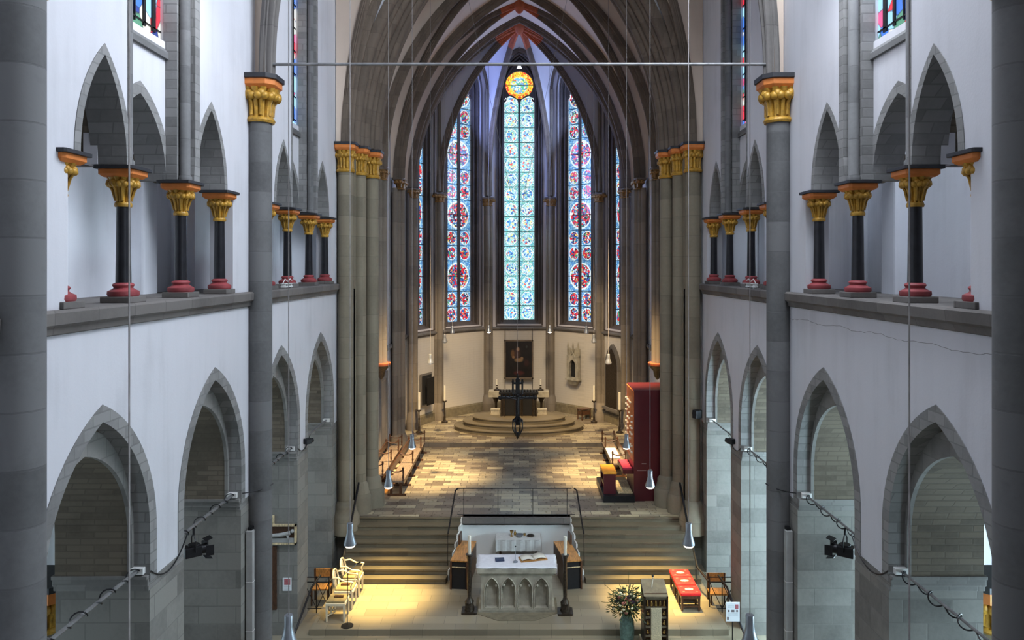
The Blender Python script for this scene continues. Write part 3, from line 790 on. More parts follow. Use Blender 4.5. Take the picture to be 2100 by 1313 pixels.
# chancel clustered piers
for s in (-1, 1):
    e = empty('clustered_pier', (s * 5.0, 22.9, 0), 0, '%s clustered stone pier of three tall shafts with gold capitals at the chancel entrance' % SIDE[s], 'pier')
    for x, y, r, zt in ((5.32, 22.42, .225, 11.87), (5.02, 23.05, .19, 11.85), (4.78, 23.7, .22, 11.83)):
        dx, dy = s * x - s * 5.0, y - 22.9
        o = MB().lathe([(r, 1.2), (r, zt)], dx, dy, n=28).build('shaft', 'beige', e, True)
        z0 = .85 if x > 5.2 else 1.256
        m = MB(); m.lathe([(r * 1.85, z0), (r * 1.85, z0 + .5), (r * 1.7, z0 + .56), (r * 1.5, z0 + .66), (r * 1.38, z0 + .78), (r * 1.38, z0 + .86), (r * 1.0, z0 + .98)], dx, dy, n=8 if 0 else 28)
        m.build('base', 'beige', e, True)
        o = capital(r, r * 1.28, .68).build('capital', 'gold', e, True); o.location = (dx, dy, zt)
        m = MB(); octslab(octslab(m, r * 2.5, zt + .66, zt + .72, .15, r * 3.0), r * 3.0, zt + .72, zt + .82, .15); m.xf(Matrix.Translation((dx, dy, 0))); m.build('abacus', 'orange', e)
        m = MB(); octslab(m, r * 3.2, zt + .82, zt + .9, .15); m.xf(Matrix.Translation((dx, dy, 0))); m.build('cap_slab', 'blackp', e)
    # plain pilaster between
def bundle(x, y, z0, label, ang, nsh=3, r=.1, base=True, sp=.17, corbel=False):
    e = empty('shaft_bundle', (x, y, 0), ang, label, 'wall shaft')
    for k in range(nsh):
        t = (k - (nsh - 1) / 2); q = r * (1.25 if abs(t) < .3 else .9)
        dx, dy = t * sp, -.1 + abs(t) * .1
        MB().lathe([(q, z0), (q, 12.2)], dx, dy, n=16).build('shaft', 'shaftw', e, True)
        if base: MB().lathe([(q * 1.9, z0), (q * 1.95, z0 + .45), (q * 1.75, z0 + .5), (q * 1.5, z0 + .72), (q * 1.3, z0 + .75), (q * 1.05, z0 + .85)], dx, dy, n=14).build('base', 'shaftw', e, True)
    w = (nsh - 1) * sp / 2 + r
    o = capital(r * 1.25, r * 2.1, .38, 32).build('capital', 'goldd', e, True); o.location = (0, -.08, 12.15); o.scale = (max(1, w / (r * 1.6)), 1, 1)
    m = MB(); octslab(m, 1, 12.52, 12.6, .1); m.xf(Matrix.Diagonal((2 * w + .12, .46, 1, 1))); m.xf(Matrix.Translation((0, -.02, 0))); m.build('abacus', 'rib', e)
    if corbel:
        m = MB(); m.lathe([(.03, z0 - .62), (.12, z0 - .5), (.16, z0 - .3), (.3, z0 - .16), (.33, z0 - .1)], 0, 0, n=14, sx=1.2).build('corbel', 'bronze', e, True)
        MB().lathe([(.32, z0 - .12), (.35, z0 - .03), (.35, z0)], 0, 0, n=14, sx=1.2).build('corbel_band', 'bossred', e, True)
    return e
for s in (-1, 1):
    sd = SIDE[s]; al = 'left' if s < 0 else 'right'
    bundle(s * 1.67, 38.42, 1.43, 'stone wall shafts directly %s of the middle stained glass window' % sd, 0, r=.12)
    bundle(s * 4.0, 36.15, 1.43, 'stone wall shafts at the outer edge of the %s medallion window' % sd, s * -.75, r=.13)
    bundle(s * 4.95, 33.95, 1.43, 'stone wall shafts where the apse meets the %s chancel wall' % sd, s * -1.2, r=.12)
    bundle(s * 4.98, 30.3, ZC, 'wide stone wall shafts beside the step up to the %s part of the apse' % sd, s * -PI / 2, 5, .12, sp=.2)
    bundle(s * 5.08, 26.9, 5.45, 'hanging wall shafts on a dark painted corbel, %s chancel wall' % sd, s * -PI / 2, 3, .1, False, corbel=True)
# bosses
for i, (K, lab) in enumerate(((K1, 'painted red keystone boss above the middle apse window'), (K2, 'painted red keystone boss nearer the viewer at the top of the frame'))):
    m = MB(); m.lathe([(.05, -.5), (.14, -.42), (.22, -.3), (.3, -.22), (.34, -.1), (.36, .02)], K.x, K.y, K.z, 16)
    tag(m.build('vault_boss', 'bossred', None, True), lab, 'boss')
# big tie rod
tag(MB().tube([(-5.2, 15.25, 13.21), (5.2, 15.25, 13.21)], .033, 8).build('tie_rod', 'steel'), 'long grey steel tie rod spanning the nave below the vault', 'rod')

# ================================================================== aisle columns, seen through the nearest arches
for s in (-1, 1):
    e = empty('aisle_column', (s * 8.02, 12.35, -.54), 0, 'yellow and orange capital on a column behind the nearest %s arch' % SIDE[s], 'column')
    MB().lathe([(.24, 0), (.24, 3.45)], n=24).build('shaft', 'beige', e, True)
    o = capital(.24, .42, .62).build('capital', 'gold', e, True); o.location.z = 3.4
    octslab(MB(), .85, 4.0, 4.2, .1).build('abacus', 'orange', e)
    octslab(MB(), .95, 4.2, 4.3, .1).build('cap_slab', 'blackp', e)

# ================================================================== arcade bars, boxes, spotlights
names = ['nearest', 'second', 'third', 'farthest']
for s in (-1, 1):
    for i, c in enumerate(ARC):
        x = s * 5.76; z = 4.4
        e = empty('arcade_tie_bar', (x, c, z), 0, 'metal bar with cable across the %s arch of the %s arcade' % (names[i], SIDE[s]), 'bar')
        MB().tube([(0, -1.24, 0), (0, 1.24, 0)], .03 if s < 0 else .02, 8).build('bar', 'steel', e, True)
        if (s < 0 and i < 3) or (s > 0 and i < 3):
            pts = []
            for k in range(90):
                t = k / 89; a = t * 2 * PI * 7
                q = .045 + .03 * math.sin(t * 23)
                pts.append((q * math.cos(a), 1.2 - 2.4 * t, q * math.sin(a) - (.03 if s > 0 else 0)))
            MB().tube(pts, .011, 5).build('cable', 'iron', e, True)
        MB().box(-.1, .1, 1.18, 1.26, -.05, .05).build('mounting_plate', 'plastic', e, bevel=.01)
    def sag(a, b, d, r=.011):
        pts = [V(a).lerp(V(b), t / 12) - V((0, 0, d * 4 * (t / 12) * (1 - t / 12))) for t in range(13)]
        return MB().tube(pts, r, 5).build('cable', 'iron')
    tag(sag((s * 5.58, 11.08, 4.38), (s * 5.58, 12.3, 4.5), .28), 'black cable drooping over the pier between the two nearest %s arches' % SIDE[s], 'cable')
    tag(sag((s * 5.58, 14.75, 4.42), (s * 5.15, 15.3, 4.45), .04), 'black cable running to the %s wall column' % SIDE[s], 'cable')
    tag(sag((s * 5.58, 18.45, 4.4), (s * 5.58, 19.5, 4.5), .2), 'black cable drooping over the pier between the two far %s arches' % SIDE[s], 'cable')
    # stage spotlight on second bar
    e = empty('stage_spotlight', (s * 5.7, 12.8, 4.02), s * .9, 'black barn-door stage spotlight hanging in the second arch of the %s arcade' % SIDE[s], 'spotlight')
    MB().box(-.1, .1, -.16, .12, -.09, .09).lathe([(.085, 0), (.1, .12)], n=16).build('housing', 'iron', e, bevel=.02)
    m = MB(); m.lathe([(.08, 0), (.09, .1)], n=18); m.xf(Matrix.Translation((0, .12, 0)) @ Matrix.Rotation(-PI / 2, 4, 'X')); m.build('lens_ring', 'iron', e, True)
    m = MB()
    for a in range(4): m.box(-.09, .09, .2, .33, .095, .105, Matrix.Rotation(a * PI / 2, 4, 'Y') @ Matrix.Rotation(.25, 4, 'X'))
    m.build('barn_doors', 'iron', e)
    MB().tube([(-.13, 0, 0), (-.13, 0, .2), (-.06, 0, .27), (.06, 0, .27), (.13, 0, .2), (.13, 0, 0)], .012, 6).tube([(0, 0, .27), (0, 0, .4)], .02, 6).build('yoke', 'iron', e, True)
    for k, (x, y, z) in enumerate(((5.5, 19.0, 4.45), (5.35, 22.0, 4.55))):
        if s < 0 and k == 1: continue
        e = empty('small_spotlight', (s * x, y, z), s * .6, 'small black spotlight %s, %s wall' % (['between the two far arches', 'on the far pier beside the clustered pier'][k], SIDE[s]), 'spotlight')
        q = 1 if k == 0 else 1.8
        MB().box(-.07 * q, .07 * q, -.09, .09, -.07 * q, .07 * q).build('housing', 'iron', e, bevel=.02)
        m = MB(); m.lathe([(.05, 0), (.06, .08)], n=14); m.xf(Matrix.Translation((0, .08, 0)) @ Matrix.Rotation(-PI / 2, 4, 'X')); m.build('lens_ring', 'iron', e, True)
    # column loudspeakers
    e = empty('column_loudspeaker', (s * 5.5, 14.95, .6), 0, 'tall slim grey column loudspeaker beside the %s wall column' % SIDE[s], 'loudspeaker')
    MB().box(-.07, .07, -.06, .06, 0, 3.0).build('cabinet', 'grey', e, bevel=.012)
    MB().box(-.072, .072, -.062, .062, .95, .965).box(-.072, .072, -.062, .062, 1.95, 1.965).build('seam', 'plastic', e)
    MB().box(-.04, .04, -.02, .1, 3.0, 3.06).build('bracket', 'iron', e)

# ================================================================== pendants
lp0 = empty('pendant_lamp', (0, 0, 0), 0, 'x', 'lamp')
MB().lathe([(.055, .42), (.06, .41), (.06, .26), (.075, .18), (.115, .05), (.12, .01), (.105, 0)][::-1], n=24).build('shade', 'lampm', lp0, True)
MB().lathe([(.1, .0), (.085, -.03), (.03, -.05)][::-1], n=20).build('bulb', 'bulb', lp0, True)
MB().tube([(0, 0, .42), (0, 0, 17)], .0075, 5).build('cable', 'wire', lp0)
PEN = []
for s in (-1, 1):
    sd = SIDE[s]
    for k, (x, y, z, t) in enumerate(((3.2, 6.0, 3.8, 'hanging on the nearest long wire'), (3.28, 10.4, 3.62, 'hanging low at the bottom of the frame'),
            (3.24, 14.0, 3.66, 'glowing in front of the altar steps'), (3.2, 17.9, 3.6, 'hanging before the near chancel pier'),
            (3.15, 21.5, 3.66, 'glowing over the near end of the chancel'), (3.2, 26.3, 5.5, 'hanging high by the chancel wall'),
            (3.18, 31.2, 5.75, 'hanging before the outer apse wall'), (3.2, 34.9, 5.8, 'hanging beside the lower edge of the medallion window'), (1.5, 36.0, 5.75, 'glowing next to the shafts of the middle window'))):
        PEN.append((s * x, y, z, 'metal cone pendant lamp %s, %s side' % (t, sd)))
for i, (x, y, z, lab) in enumerate(PEN):
    if i == 0: lp0.location = (x, y, z); lp0['label'] = lab; lp0['group'] = 'pendant lamps'; o = lp0
    else: o = dup(lp0, (x, y, z), 0, lab, 'pendant lamps')
    if y > 25: o.scale = (1, 1, .8)
    elif y > 16: o.scale = (1, 1, .95)
    if 25 < y < 35.5:                       # these are switched off in the photograph
        for ch in bpy.data.objects:
            if ch.parent == o and ch.name.startswith('bulb'): ch.material_slots[0].link = 'OBJECT'; ch.material_slots[0].material = M['plastic']
    if y > 8 and not 25 < y < 35.5:
        l = bpy.data.lights.new('pendant_light', 'SPOT'); l.energy = 110 if y < 22 else 60; l.color = (1, .85, .6); l.spot_size = 1.9; l.spot_blend = .8; l.shadow_soft_size = .08
        lo = bpy.data.objects.new('pendant_light', l); COL.objects.link(lo); lo.location = (x, y, z - .08)

# ================================================================== ALTAR PLATFORM
struct(MB().prism([(-1.15, 18.95), (-.55, 18.55), (.4, 18.55), (1.0, 18.95), (1.0, 19.85), (-1.15, 19.85)], 0, .012).build('floor', 'plinth'))
e = empty('stone_altar', (-.07, 19.42, 0), 0, 'sandstone altar with four blind pointed arches under a white cloth', 'altar')
MB().box(-.93, .93, -.33, .38, .06, .98).build('body', 'altar', e)
MB().box(-1.0, 1.0, -.44, .44, 0, .08).build('foot', 'altar', e, bevel=.015)
MB().box(-1.03, 1.03, -.5, .42, 1.03, 1.17).box(-.97, .97, -.44, .4, .97, 1.03).build('slab', 'altar', e, bevel=.02)
m = MB(); W_ = 1.72; cw = W_ / 4
lo_, hi_ = [], []
holes = []
for k in range(4):
    c = -W_ / 2 + cw * (k + .5); holes.append([(c - cw * .42, .14)] + arch(c, cw * .42, .6, .31, 8) + [(c + cw * .42, .14)])
m.slab([[(-.93, .06), (-.93, .98), (.93, .98), (.93, .06)]] + holes, (0, -.45, 0), (1, 0, 0), (0, 1, 0), 0, .121)
m.build('arcade_front', 'altar', e)
m = MB()
for k in range(4):
    c = -W_ / 2 + cw * (k + .5)
    for w, r, d in ((cw * .44, .018, -.455), (cw * .36, .014, -.4)):
        m.tube([(c + a, d, b) for a, b in [(-w, .12)] + [(p, q) for p, q in arch(0, w, .6, .32 if w > cw * .4 else .25, 8)] + [(w, .12)]], r, 6)
    for q in (-1, 1): m.ball((c + q * cw * .27, -.42, .7), .04)
m.build('arch_moulding', 'altar', e, True)
m = MB()
m.grid([[V((x, y, 1.178 + .004 * math.sin(x * 13 + y * 7))) for x in [(-1.04 + 2.08 * i / 24) for i in range(25)]] for y in [(-.5 + .92 * j / 10) for j in range(11)]])
for q in (-1, 1):
    m.grid([[V((q * (1.045 + .012 * math.sin(y * 20)), y, z)) for y in [(-.3 + .69 * j / 12) for j in range(13)]] for z in (1.178, 1.05, .92)])
o = m.build('altar_cloth', 'cloth', None, True); o.location = (-.07, 19.42, 0); tag(o, 'white cloth with pressed folds lying on the sandstone altar', 'cloth')
sm_ = o.modifiers.new('t', 'SOLIDIFY'); sm_.thickness = .008; sm_.offset = 1
o = MB().box(-.12, .12, -.1, .1, 0, .035).build('closed_book', 'blue', None, bevel=.006); o.location = (-.52, 19.42, 1.192); o.rotation_euler.z = .1; tag(o, 'small closed navy book lying on the altar cloth', 'book')
e = empty('open_missal', (.36, 19.5, 1.19), .25, 'open cream book resting on the right half of the altar', 'book')
for q in (-1, 1):
    m = MB(); m.grid([[V((q * t * .34, y, .05 + .05 * math.sin(t * 3.0))) for t in [i / 8 for i in range(9)]] for y in (-.14, .14)])
    mo = m.build('pages', 'wax', e, True); z = mo.modifiers.new('t', 'SOLIDIFY'); z.thickness = .03
MB().box(-.36, .36, -.16, .16, 0, .03).build('cover', 'woodlt', e)
e = empty('altar_microphone', (-.1, 19.3, 1.19), 0, 'thin altar microphone standing on the white altar cloth', 'microphone')
MB().lathe([(.06, 0), (.06, .02), (.01, .03)], n=18).build('foot', 'lampm', e, True)
MB().tube([(0, 0, .02), (0, .03, .38)], .006, 6).build('stem', 'lampm', e)
MB().ball((0, .03, .4), .02).build('capsule', 'iron', e, True)
# candle stands by the altar
def tall_candle(x, y, z, label, hs=1.5, cr=.042, ch=.48, fancy=True, group=None):
    e = empty('candlestick', (x, y, z), 0, label, 'candlestick', group)
    k = hs / 1.5
    if fancy:
        octslab(MB(), .4, 0, .05, .08).build('foot', 'bronze', e)
        m = MB(); m.lathe([(.13, .05), (.12, .1), (.11, .24), (.12, .26), (.07, .34), (.048, .4), (.06, .8), (.045, 1.2), (.055, 1.36), (.07, 1.42), (.08, 1.45), (.08, 1.48)], n=12, flute=lambda a, t: 1 + .12 * math.sin(3 * a + t * 22)); m.build('stem', 'bronze', e, True)
        MB().lathe([(.05, 1.46), (.1, 1.49), (.1, 1.5)], n=16).build('drip_pan', 'bronze', e, True)
    else:
        MB().lathe([(.16, 0), (.16, .04), (.06, .1), (.04, .2), (.055, .25), (.03, .32), (.025, hs * .55), (.045, hs * .6), (.025, hs * .66), (.025, hs * .9), (.1, hs * .96), (.1, hs)], n=14).build('stem', 'bronze', e, True)
    MB().lathe([(cr, hs), (cr, hs + ch), (.004, hs + ch + .01)], n=16).build('candle', 'wax', e, True)
    return e
tall_candle(-1.3, 19.05, 0, 'twisted bronze candlestick with white candle left of the altar')
tall_candle(1.19, 19.0, 0, 'twisted bronze candlestick with white candle right of the altar')
# table in the niche
e = empty('credence_table', (-.03, 22.15, 0), 0, 'small side table under a linen cloth in the white niche', 'table')
MB().box(-.62, .62, -.26, .26, .76, .8).build('table_top', 'wooddk', e)
for a in (-1, 1):
    for b in (-1, 1): MB().box(a * .54 - .03, a * .54 + .03, b * .2 - .03, b * .2 + .03, 0, .76).build('leg', 'wooddk', e)
m = MB(); m.grid([[V((x, y, .808)) for x in (-.67, -.3, 0, .3, .67)] for y in (-.29, 0, .28)])
m.grid([[V((x, -.295 - .015 * math.sin(x * 25), z)) for x in [(-.67 + 1.34 * i / 20) for i in range(21)]] for z in (.808, .66, .48)])
for q in (-1, 1): m.grid([[V((q * (.675 + .03 * (.8 - z) + .01 * math.sin(y * 30)), y, z)) for y in [(-.29 + .57 * j / 8) for j in range(9)]] for z in (.808, .65, .42 if q > 0 else .2)])
o = m.build('table_cloth', 'linen', None, False); o.location = (-.03, 22.15, 0); z = o.modifiers.new('t', 'SOLIDIFY'); z.thickness = .008; z.offset = 1
tag(o, 'grey white linen cloth draped over the side table in the niche', 'cloth')
def lobj(name, prof, mat, loc, label, cat, n=16, group=None):
    o = MB().lathe(prof, n=n).build(name, mat, None, True); o.location = loc; return tag(o, label, cat, group)
tz = .82
lobj('chalice', [(.05, 0), (.05, .01), (.015, .03), (.015, .09), (.05, .12), (.06, .17)], 'brass', (-.23, 22.15, tz), 'tallest brass chalice on the niche table', 'cup')
lobj('cruet', [(.035, 0), (.045, .06), (.02, .1), (.025, .13)], 'brass', (-.13, 22.25, tz), 'brass cruet right of the chalice on the niche table', 'jug')
lobj('silver_bowl', [(.05, 0), (.09, .04), (.11, .08)], 'lampm', (.01, 22.1, tz), 'silver bowl in the middle of the niche table', 'bowl')
lobj('small_cup', [(.03, 0), (.04, .06)], 'brass', (.16, 22.22, tz), 'tiny brass cup beside the silver bowl', 'cup')
lobj('ewer_dish', [(.07, 0), (.12, .02), (.08, .05), (.02, .06)], 'bronze', (.34, 22.15, tz), 'dark flat dish at the right end of the niche table', 'dish')
# kneeling desks either side of niche
def desk(x, label, rz):
    e = empty('prayer_bench', (x, 21.1, 0), rz, label, 'bench')
    MB().box(-.24, .24, -.75, .75, .76, .8).build('top_board', 'woodlt', e, bevel=.008)
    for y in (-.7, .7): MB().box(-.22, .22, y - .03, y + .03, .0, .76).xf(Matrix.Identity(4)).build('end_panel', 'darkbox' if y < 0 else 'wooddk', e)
    s = 1 if x < 0 else -1
    MB().box(*sorted((s * .2, s * .24)), -.73, .73, 0, .76).build('side_panel', 'wooddk', e)
    MB().box(-.22, .22, -.72, .72, .52, .54).build('shelf', 'woodcr', e)
    MB().box(-.22, .22, -.75, -.72, .6, .62).build('front_rail', 'woodcr', e)
    MB().box(*sorted((-s * .24, -s * .19)), .4, .75, .8, 1.08).build('upstand', 'wooddk', e)
    MB().box(-.25, -.2, -.77, -.7, 0, .78).box(.2, .25, -.77, -.7, 0, .78).build('front_leg', 'wooddk', e)
desk(-1.6, 'honey wood topped bench in the niche left of the altar', -.11)
desk(1.38, 'honey wood topped bench in the niche right of the altar', .17)

# stair rails -------------------------------------------------------
e = empty('niche_railing', (-.1, 22.65, ZC), 0, 'thin black iron railing above the niche with sloping handrails down the steps', 'railing')
z1 = .86
MB().tube([(-1.82, 0, z1), (1.72, 0, z1)], .016, 6).tube([(-1.82, 0, .05), (1.82, 0, .05)], .012, 6).build('top_rail', 'iron', e)
for x in (-1.62, -.56, .52, 1.58): MB().tube([(x, 0, 0), (x, 0, z1)], .011, 6).build('baluster', 'iron', e)
for s in (-1, 1):
    MB().tube([(s * 1.8, 0, z1), (s * 1.87, -.12, z1 - .03), (s * 1.96, -1.55, .02)], .024, 8).build('handrail', 'iron', e, True)
    MB().tube([(s * 1.96, -1.55, .02), (s * 1.97, -1.56, -.9)], .011, 6).build('post', 'iron', e)
for s in (-1, 1):
    e = empty('stair_handrail', (s * 5.0, 22.6, ZC), 0, 'heavy black handrail rising beside the %s end of the steps' % SIDE[s], 'railing')
    MB().tube([(s * .02, .3, .98), (-s * .02, -.9, .18), (s * -.05, -2.3, -.62), (s * .1, -2.9, -.75)], .032, 8).build('rail', 'iron', e, True)
    for y, zt, zb in ((.25, .9, 0), (-1.9, -.4, -1.256)): MB().tube([(0, y, zb), (0, y, zt)], .015, 6).build('post', 'iron', e)
    # iron side railing with X bracing
    e = empty('side_railing', (s * 5.35, 18.9, -.16), 0, 'black iron railing with crossed bars by the %s stair to the aisle' % SIDE[s], 'railing')
    m = MB()
    for z in (.12, .82, .95): m.tube([(-.35, .4, z), (.35, .4, z)], .014, 6)
    m.build('rail', 'iron', e)
    for x in (-.33, 0, .33): MB().tube([(x, .4, 0), (x, .4, .97)], .014, 6).build('post', 'iron', e)
    MB().tube([(-.33, .4, .82), (0, .4, .12)], .01, 5).tube([(0, .4, .82), (.33, .4, .12)], .01, 5).tube([(.33, .4, .82), (0, .4, .12)], .01, 5).build('brace', 'iron', e)
    MB().tube([(-s * .1, .4, 1.0), (s * .02, .0, .85), (s * .08, -.7, .45), (s * .1, -1.3, .2), (s * .1, -1.5, -.1)], .028, 8).build('handrail', 'iron', e, True)

# chairs left ------------------------------------------------------
def armchair(loc, label, arms=True, rz=0):
    e = empty('cream_armchair' if arms else 'cream_stool', loc, rz, label, 'chair' if arms else 'stool')
    # faces +x, base centre at origin
    MB().box(-.24, .26, -.25, .25, .4, .47).build('seat_frame', 'cream', e, bevel=.01)
    MB().box(-.22, .24, -.23, .23, .47, .52).build('seat_cushion', 'rush', e, bevel=.02)
    for a in (-.21, .23):
        for b in (-.22, .22): MB().taper(a, b, 0, .42, .035, .035, .055, .055).build('leg', 'cream', e)
    MB().tube([(-.2, -.22, .15), (-.05, 0, .15), (-.2, .22, .15)], .015, 6).build('stretcher', 'cream', e)
    if arms:
        pts = [(-.25 - .05 * math.sin(t), .22 * math.cos(t), .7 + .24 * math.sin(t)) for t in [PI * 2 * i / 28 for i in range(29)]]
        MB().tube(pts, .025, 8).build('back_frame', 'cream', e, True)
        MB().tube([(-.25, 0, .5), (-.27, .06, .7), (-.29, 0, .9)], .02, 6).tube([(-.25, 0, .5), (-.27, -.06, .7), (-.29, 0, .9)], .02, 6).build('splat', 'cream', e, True)
        for b in (-1, 1):
            MB().tube([(-.27, b * .22, .8), (-.12, b * .25, .82), (.05, b * .26, .73), (.22, b * .26, .72), (.27, b * .26, .7)], .022, 8).build('armrest', 'cream', e, True)
            MB().tube([(.25, b * .26, .71), (.2, b * .24, .6), (.23, b * .24, .45)], .02, 8).build('arm_support', 'cream', e, True)
    return e
armchair((-4.62, 19.42, 0), 'nearer cream armchair with oval back at the left of the platform')
armchair((-4.6, 20.15, 0), 'farther cream armchair with oval back next to the steps')
armchair((-4.66, 18.72, 0), 'cream stool with olive seat nearest the platform edge', False)
for k, (y, t) in enumerate(((18.75, 'on the cream stool'), (19.45, 'on the seat of the nearer cream armchair'), (20.15, 'on the seat of the farther cream armchair'))):
    o = MB().box(-.12, .12, -.05, .05, 0, .025).build('hymn_book', 'wooddk', None, bevel=.004); o.location = (-4.62, y, .525); tag(o, 'dark booklet lying %s' % t, 'book')
e = empty('microphone_stand', (-4.3, 18.28, 0), 0, 'tall microphone stand with round base at the left platform edge', 'stand')
MB().lathe([(.15, 0), (.15, .02), (.02, .035)], n=24).build('base', 'iron', e, True)
MB().tube([(0, 0, .03), (.01, 0, 1.3)], .011, 6).build('pole', 'iron', e)
MB().tube([(-.12, .02, 1.25), (.25, .05, 1.55)], .01, 6).build('boom', 'lampm', e)
MB().tube([(.24, .05, 1.54), (.32, .06, 1.58)], .022, 8).build('microphone', 'iron', e, True)
# red stools right
for k in range(3):
    y = 19.27 + .52 * k
    lab = 'red cushioned wooden stool, %s of the row beside the right steps' % ['nearest', 'middle', 'farthest'][k]
    e = empty('red_stool', (4.47, y, 0), 0, lab, 'stool', 'red stools')
    MB().box(-.27, .27, -.24, .24, .4, .49).build('cushion', 'redcl', e, bevel=.03)
    MB().box(-.25, .25, -.22, .22, .33, .4).build('seat_frame', 'wooddk', e)
    for a in (-1, 1):
        for b in (-1, 1): MB().taper(a * .22, b * .19, 0, .34, .045, .045, .055, .055).build('leg', 'wooddk', e)
    for q in (-.2, .17): MB().box(-.22, .22, q, q + .03, .1, .13).build('stretcher', 'wooddk', e)
    m = MB(); m.lathe([(.12, 0), (.11, .006)], 0, 0, .488, 8, 1, .55); m.build('gold_motif', 'marble', e)
    m = MB()
    for a in (-1, 1):
        for b in (-1, 1): m.lathe([(.03, 0), (.025, .006)], a * .17, b * .15, .488, 8, 1.3, .5)
    m.build('corner_motif', 'petalp', e)
# ambo
e = empty('ambo', (3.27, 17.5, -.16), 0, 'carved wooden reading desk with speckled stone front panel', 'lectern')
MB().box(-.27, .27, .05, .42, .2, 1.3).build('body', 'wooddk', e)
m = MB(); fr = [(V((x, 0, 0)), V((0, 1, 0)), V((0, 0, 1))) for x in (-.29, .29)]
m.sweep([(-.02, 1.22), (-.02, 1.26), (.5, 1.47), (.52, 1.43), (.45, 1.25), (.02, 1.2)], fr); m.build('desk_top', 'plinth', e)
MB().box(-.12, .13, -.03, .03, .16, .98).build('stone_panel', 'marble', e, bevel=.006)
MB().box(-.29, -.25, -.02, .44, .1, 1.26).box(.25, .29, -.02, .44, .1, 1.26).build('side_post', 'bronze', e)
m = MB()
for z in (.3, .52, .74, .98, 1.2): m.box(-.27, .27, 0, .06, z - .02, z + .02)
m.build('cornice', 'plinth', e)
for z in (.38, .6, .83):
    for x in (-.19, .2): MB().ball((x, .02, z), .035, 1, .6, 1.1).ball((x, .02, z + .05), .02).build('carved_figure', 'brass', e, True)
for x in (-.2, -.1, 0, .1, .2): MB().lathe([(.035, 0), (.025, .1), (.012, .11)], x, .02, 1.02, 8).ball((x, .02, 1.135), .02).build('carved_figure', 'brass', e, True)
MB().box(-.33, .33, -.12, .5, 0, .1).build('foot', 'woodcr', e)
MB().box(-.31, .31, -.16, -.06, .1, .22).build('step_rail', 'woodcr', e)
MB().tube([(-.06, .25, 1.34), (-.03, .22, 1.62)], .012, 6).build('microphone_stem', 'ivory', e)
MB().ball((-.04, .21, 1.66), .03).build('microphone_head', 'iron', e, True)
# vase and flowers
e = empty('flower_vase', (2.62, 17.8, -.16), 0, 'tall blue green glazed vase on the step in front of the platform', 'vase')
MB().lathe([(.13, 0), (.165, .1), (.18, .35), (.165, .55), (.12, .66), (.13, .7), (.11, .69), (.1, .6)], n=28).build('body', 'vase', e, True)
e = empty('flower_arrangement', (2.62, 17.8, .5), 0, 'loose bouquet with dark, pink and cream blooms in the tall vase', 'flowers')
rs = random.Random(4)
m = MB(); ml = MB(); stems = MB()
def leafq(mb, p, d, L, w):
    d = d.normalized(); sd = d.cross(V((rs.uniform(-1, 1), rs.uniform(-1, 1), 1))).normalized() * w
    a = p; b = p + d * L * .5; c = p + d * L
    vs = [mb.b.verts.new(q) for q in (a, b + sd, c, b - sd)]; mb.face(vs)
for k in range(950):
    a = rs.uniform(0, 2 * PI); el = rs.uniform(-.25, 1.35); R = rs.uniform(.12, .46)
    p = V((math.cos(a) * math.cos(el) * R, math.sin(a) * math.cos(el) * R, .15 + math.sin(el) * R * 1.15))
    d = V((math.cos(a), math.sin(a), rs.uniform(-.6, .9)))
    leafq(m if rs.random() < .65 else ml, p, d, rs.uniform(.07, .17), rs.uniform(.01, .026))
for k in range(26):
    a = rs.uniform(0, 2 * PI); el = rs.uniform(0, 1.3); R = .45
    stems.tube([(0, 0, -.1), (.12 * math.cos(a), .12 * math.sin(a), .15), (math.cos(a) * math.cos(el) * R, math.sin(a) * math.cos(el) * R, .15 + math.sin(el) * R)], .005, 4)
for dx, dz in ((-.55, .75), (.05, 1.05), (.16, .75), (.6, .35), (-.62, .32)): stems.tube([(0, 0, .1), (dx * .5, 0, .1 + dz * .55), (dx, .02, dz)], .005, 4)
m.build('dark_foliage', 'leaf', e); ml.build('pale_foliage', 'leafl', e); stems.build('stems', 'leaf', e)
for mat, n, rr in (('petald', 9, .055), ('petalp', 10, .04), ('petalw', 16, .03)):
    for k in range(n):
        a = rs.uniform(PI, 2 * PI) if mat != 'petald' else rs.uniform(0, 2 * PI); el = rs.uniform(-.1, 1.3); R = rs.uniform(.28, .42) if mat != 'petald' else rs.uniform(.15, .35)
        c = V((math.cos(a) * math.cos(el) * R, math.sin(a) * math.cos(el) * R, .15 + math.sin(el) * R * 1.2))
        f = MB(); f.ball(c, rr, 1, 1, .8, 8)
        for j in range(6): f.ball(c + V((math.cos(j) * rr * .7, math.sin(j) * rr * .7, rr * .2)), rr * .45, 1, 1, .6, 6)
        f.build({'petald': 'dark_bloom', 'petalp': 'pink_bloom', 'petalw': 'cream_bloom'}[mat], mat, e, True)
# info sign
e = empty('information_board', (5.13, 17.6, -.16), 0, 'white printed information board on a black stand by the right pier', 'sign')
MB().tube([(0, 0, 0), (0, 0, .95)], .014, 6).box(-.14, .14, -.1, .1, 0, .02).build('stand', 'iron', e)
bd_ = MB().box(-.165, .165, -.03, -.01, .62, 1.08).build('board', 'paper', e)
m = MB(); m.box(.055, .13, -.034, -.03, .92, 1.03); m.build('picture', 'inkred', bd_)
for a, b, c, d in ((-.12, -.08, .85, .9), (-.035, .035, .85, .9), (.08, .12, .85, .9), (-.14, -.1, .66, .73)): MB().box(a, b, -.034, -.03, c, d).build('small_picture', 'ink', bd_)
for z in (.76, .785, .81, .95, .975, 1.0): MB().box(-.12, .03 if z > .9 else .12, -.033, -.03, z, z + .007).build('text_line', 'inkgrey', bd_)
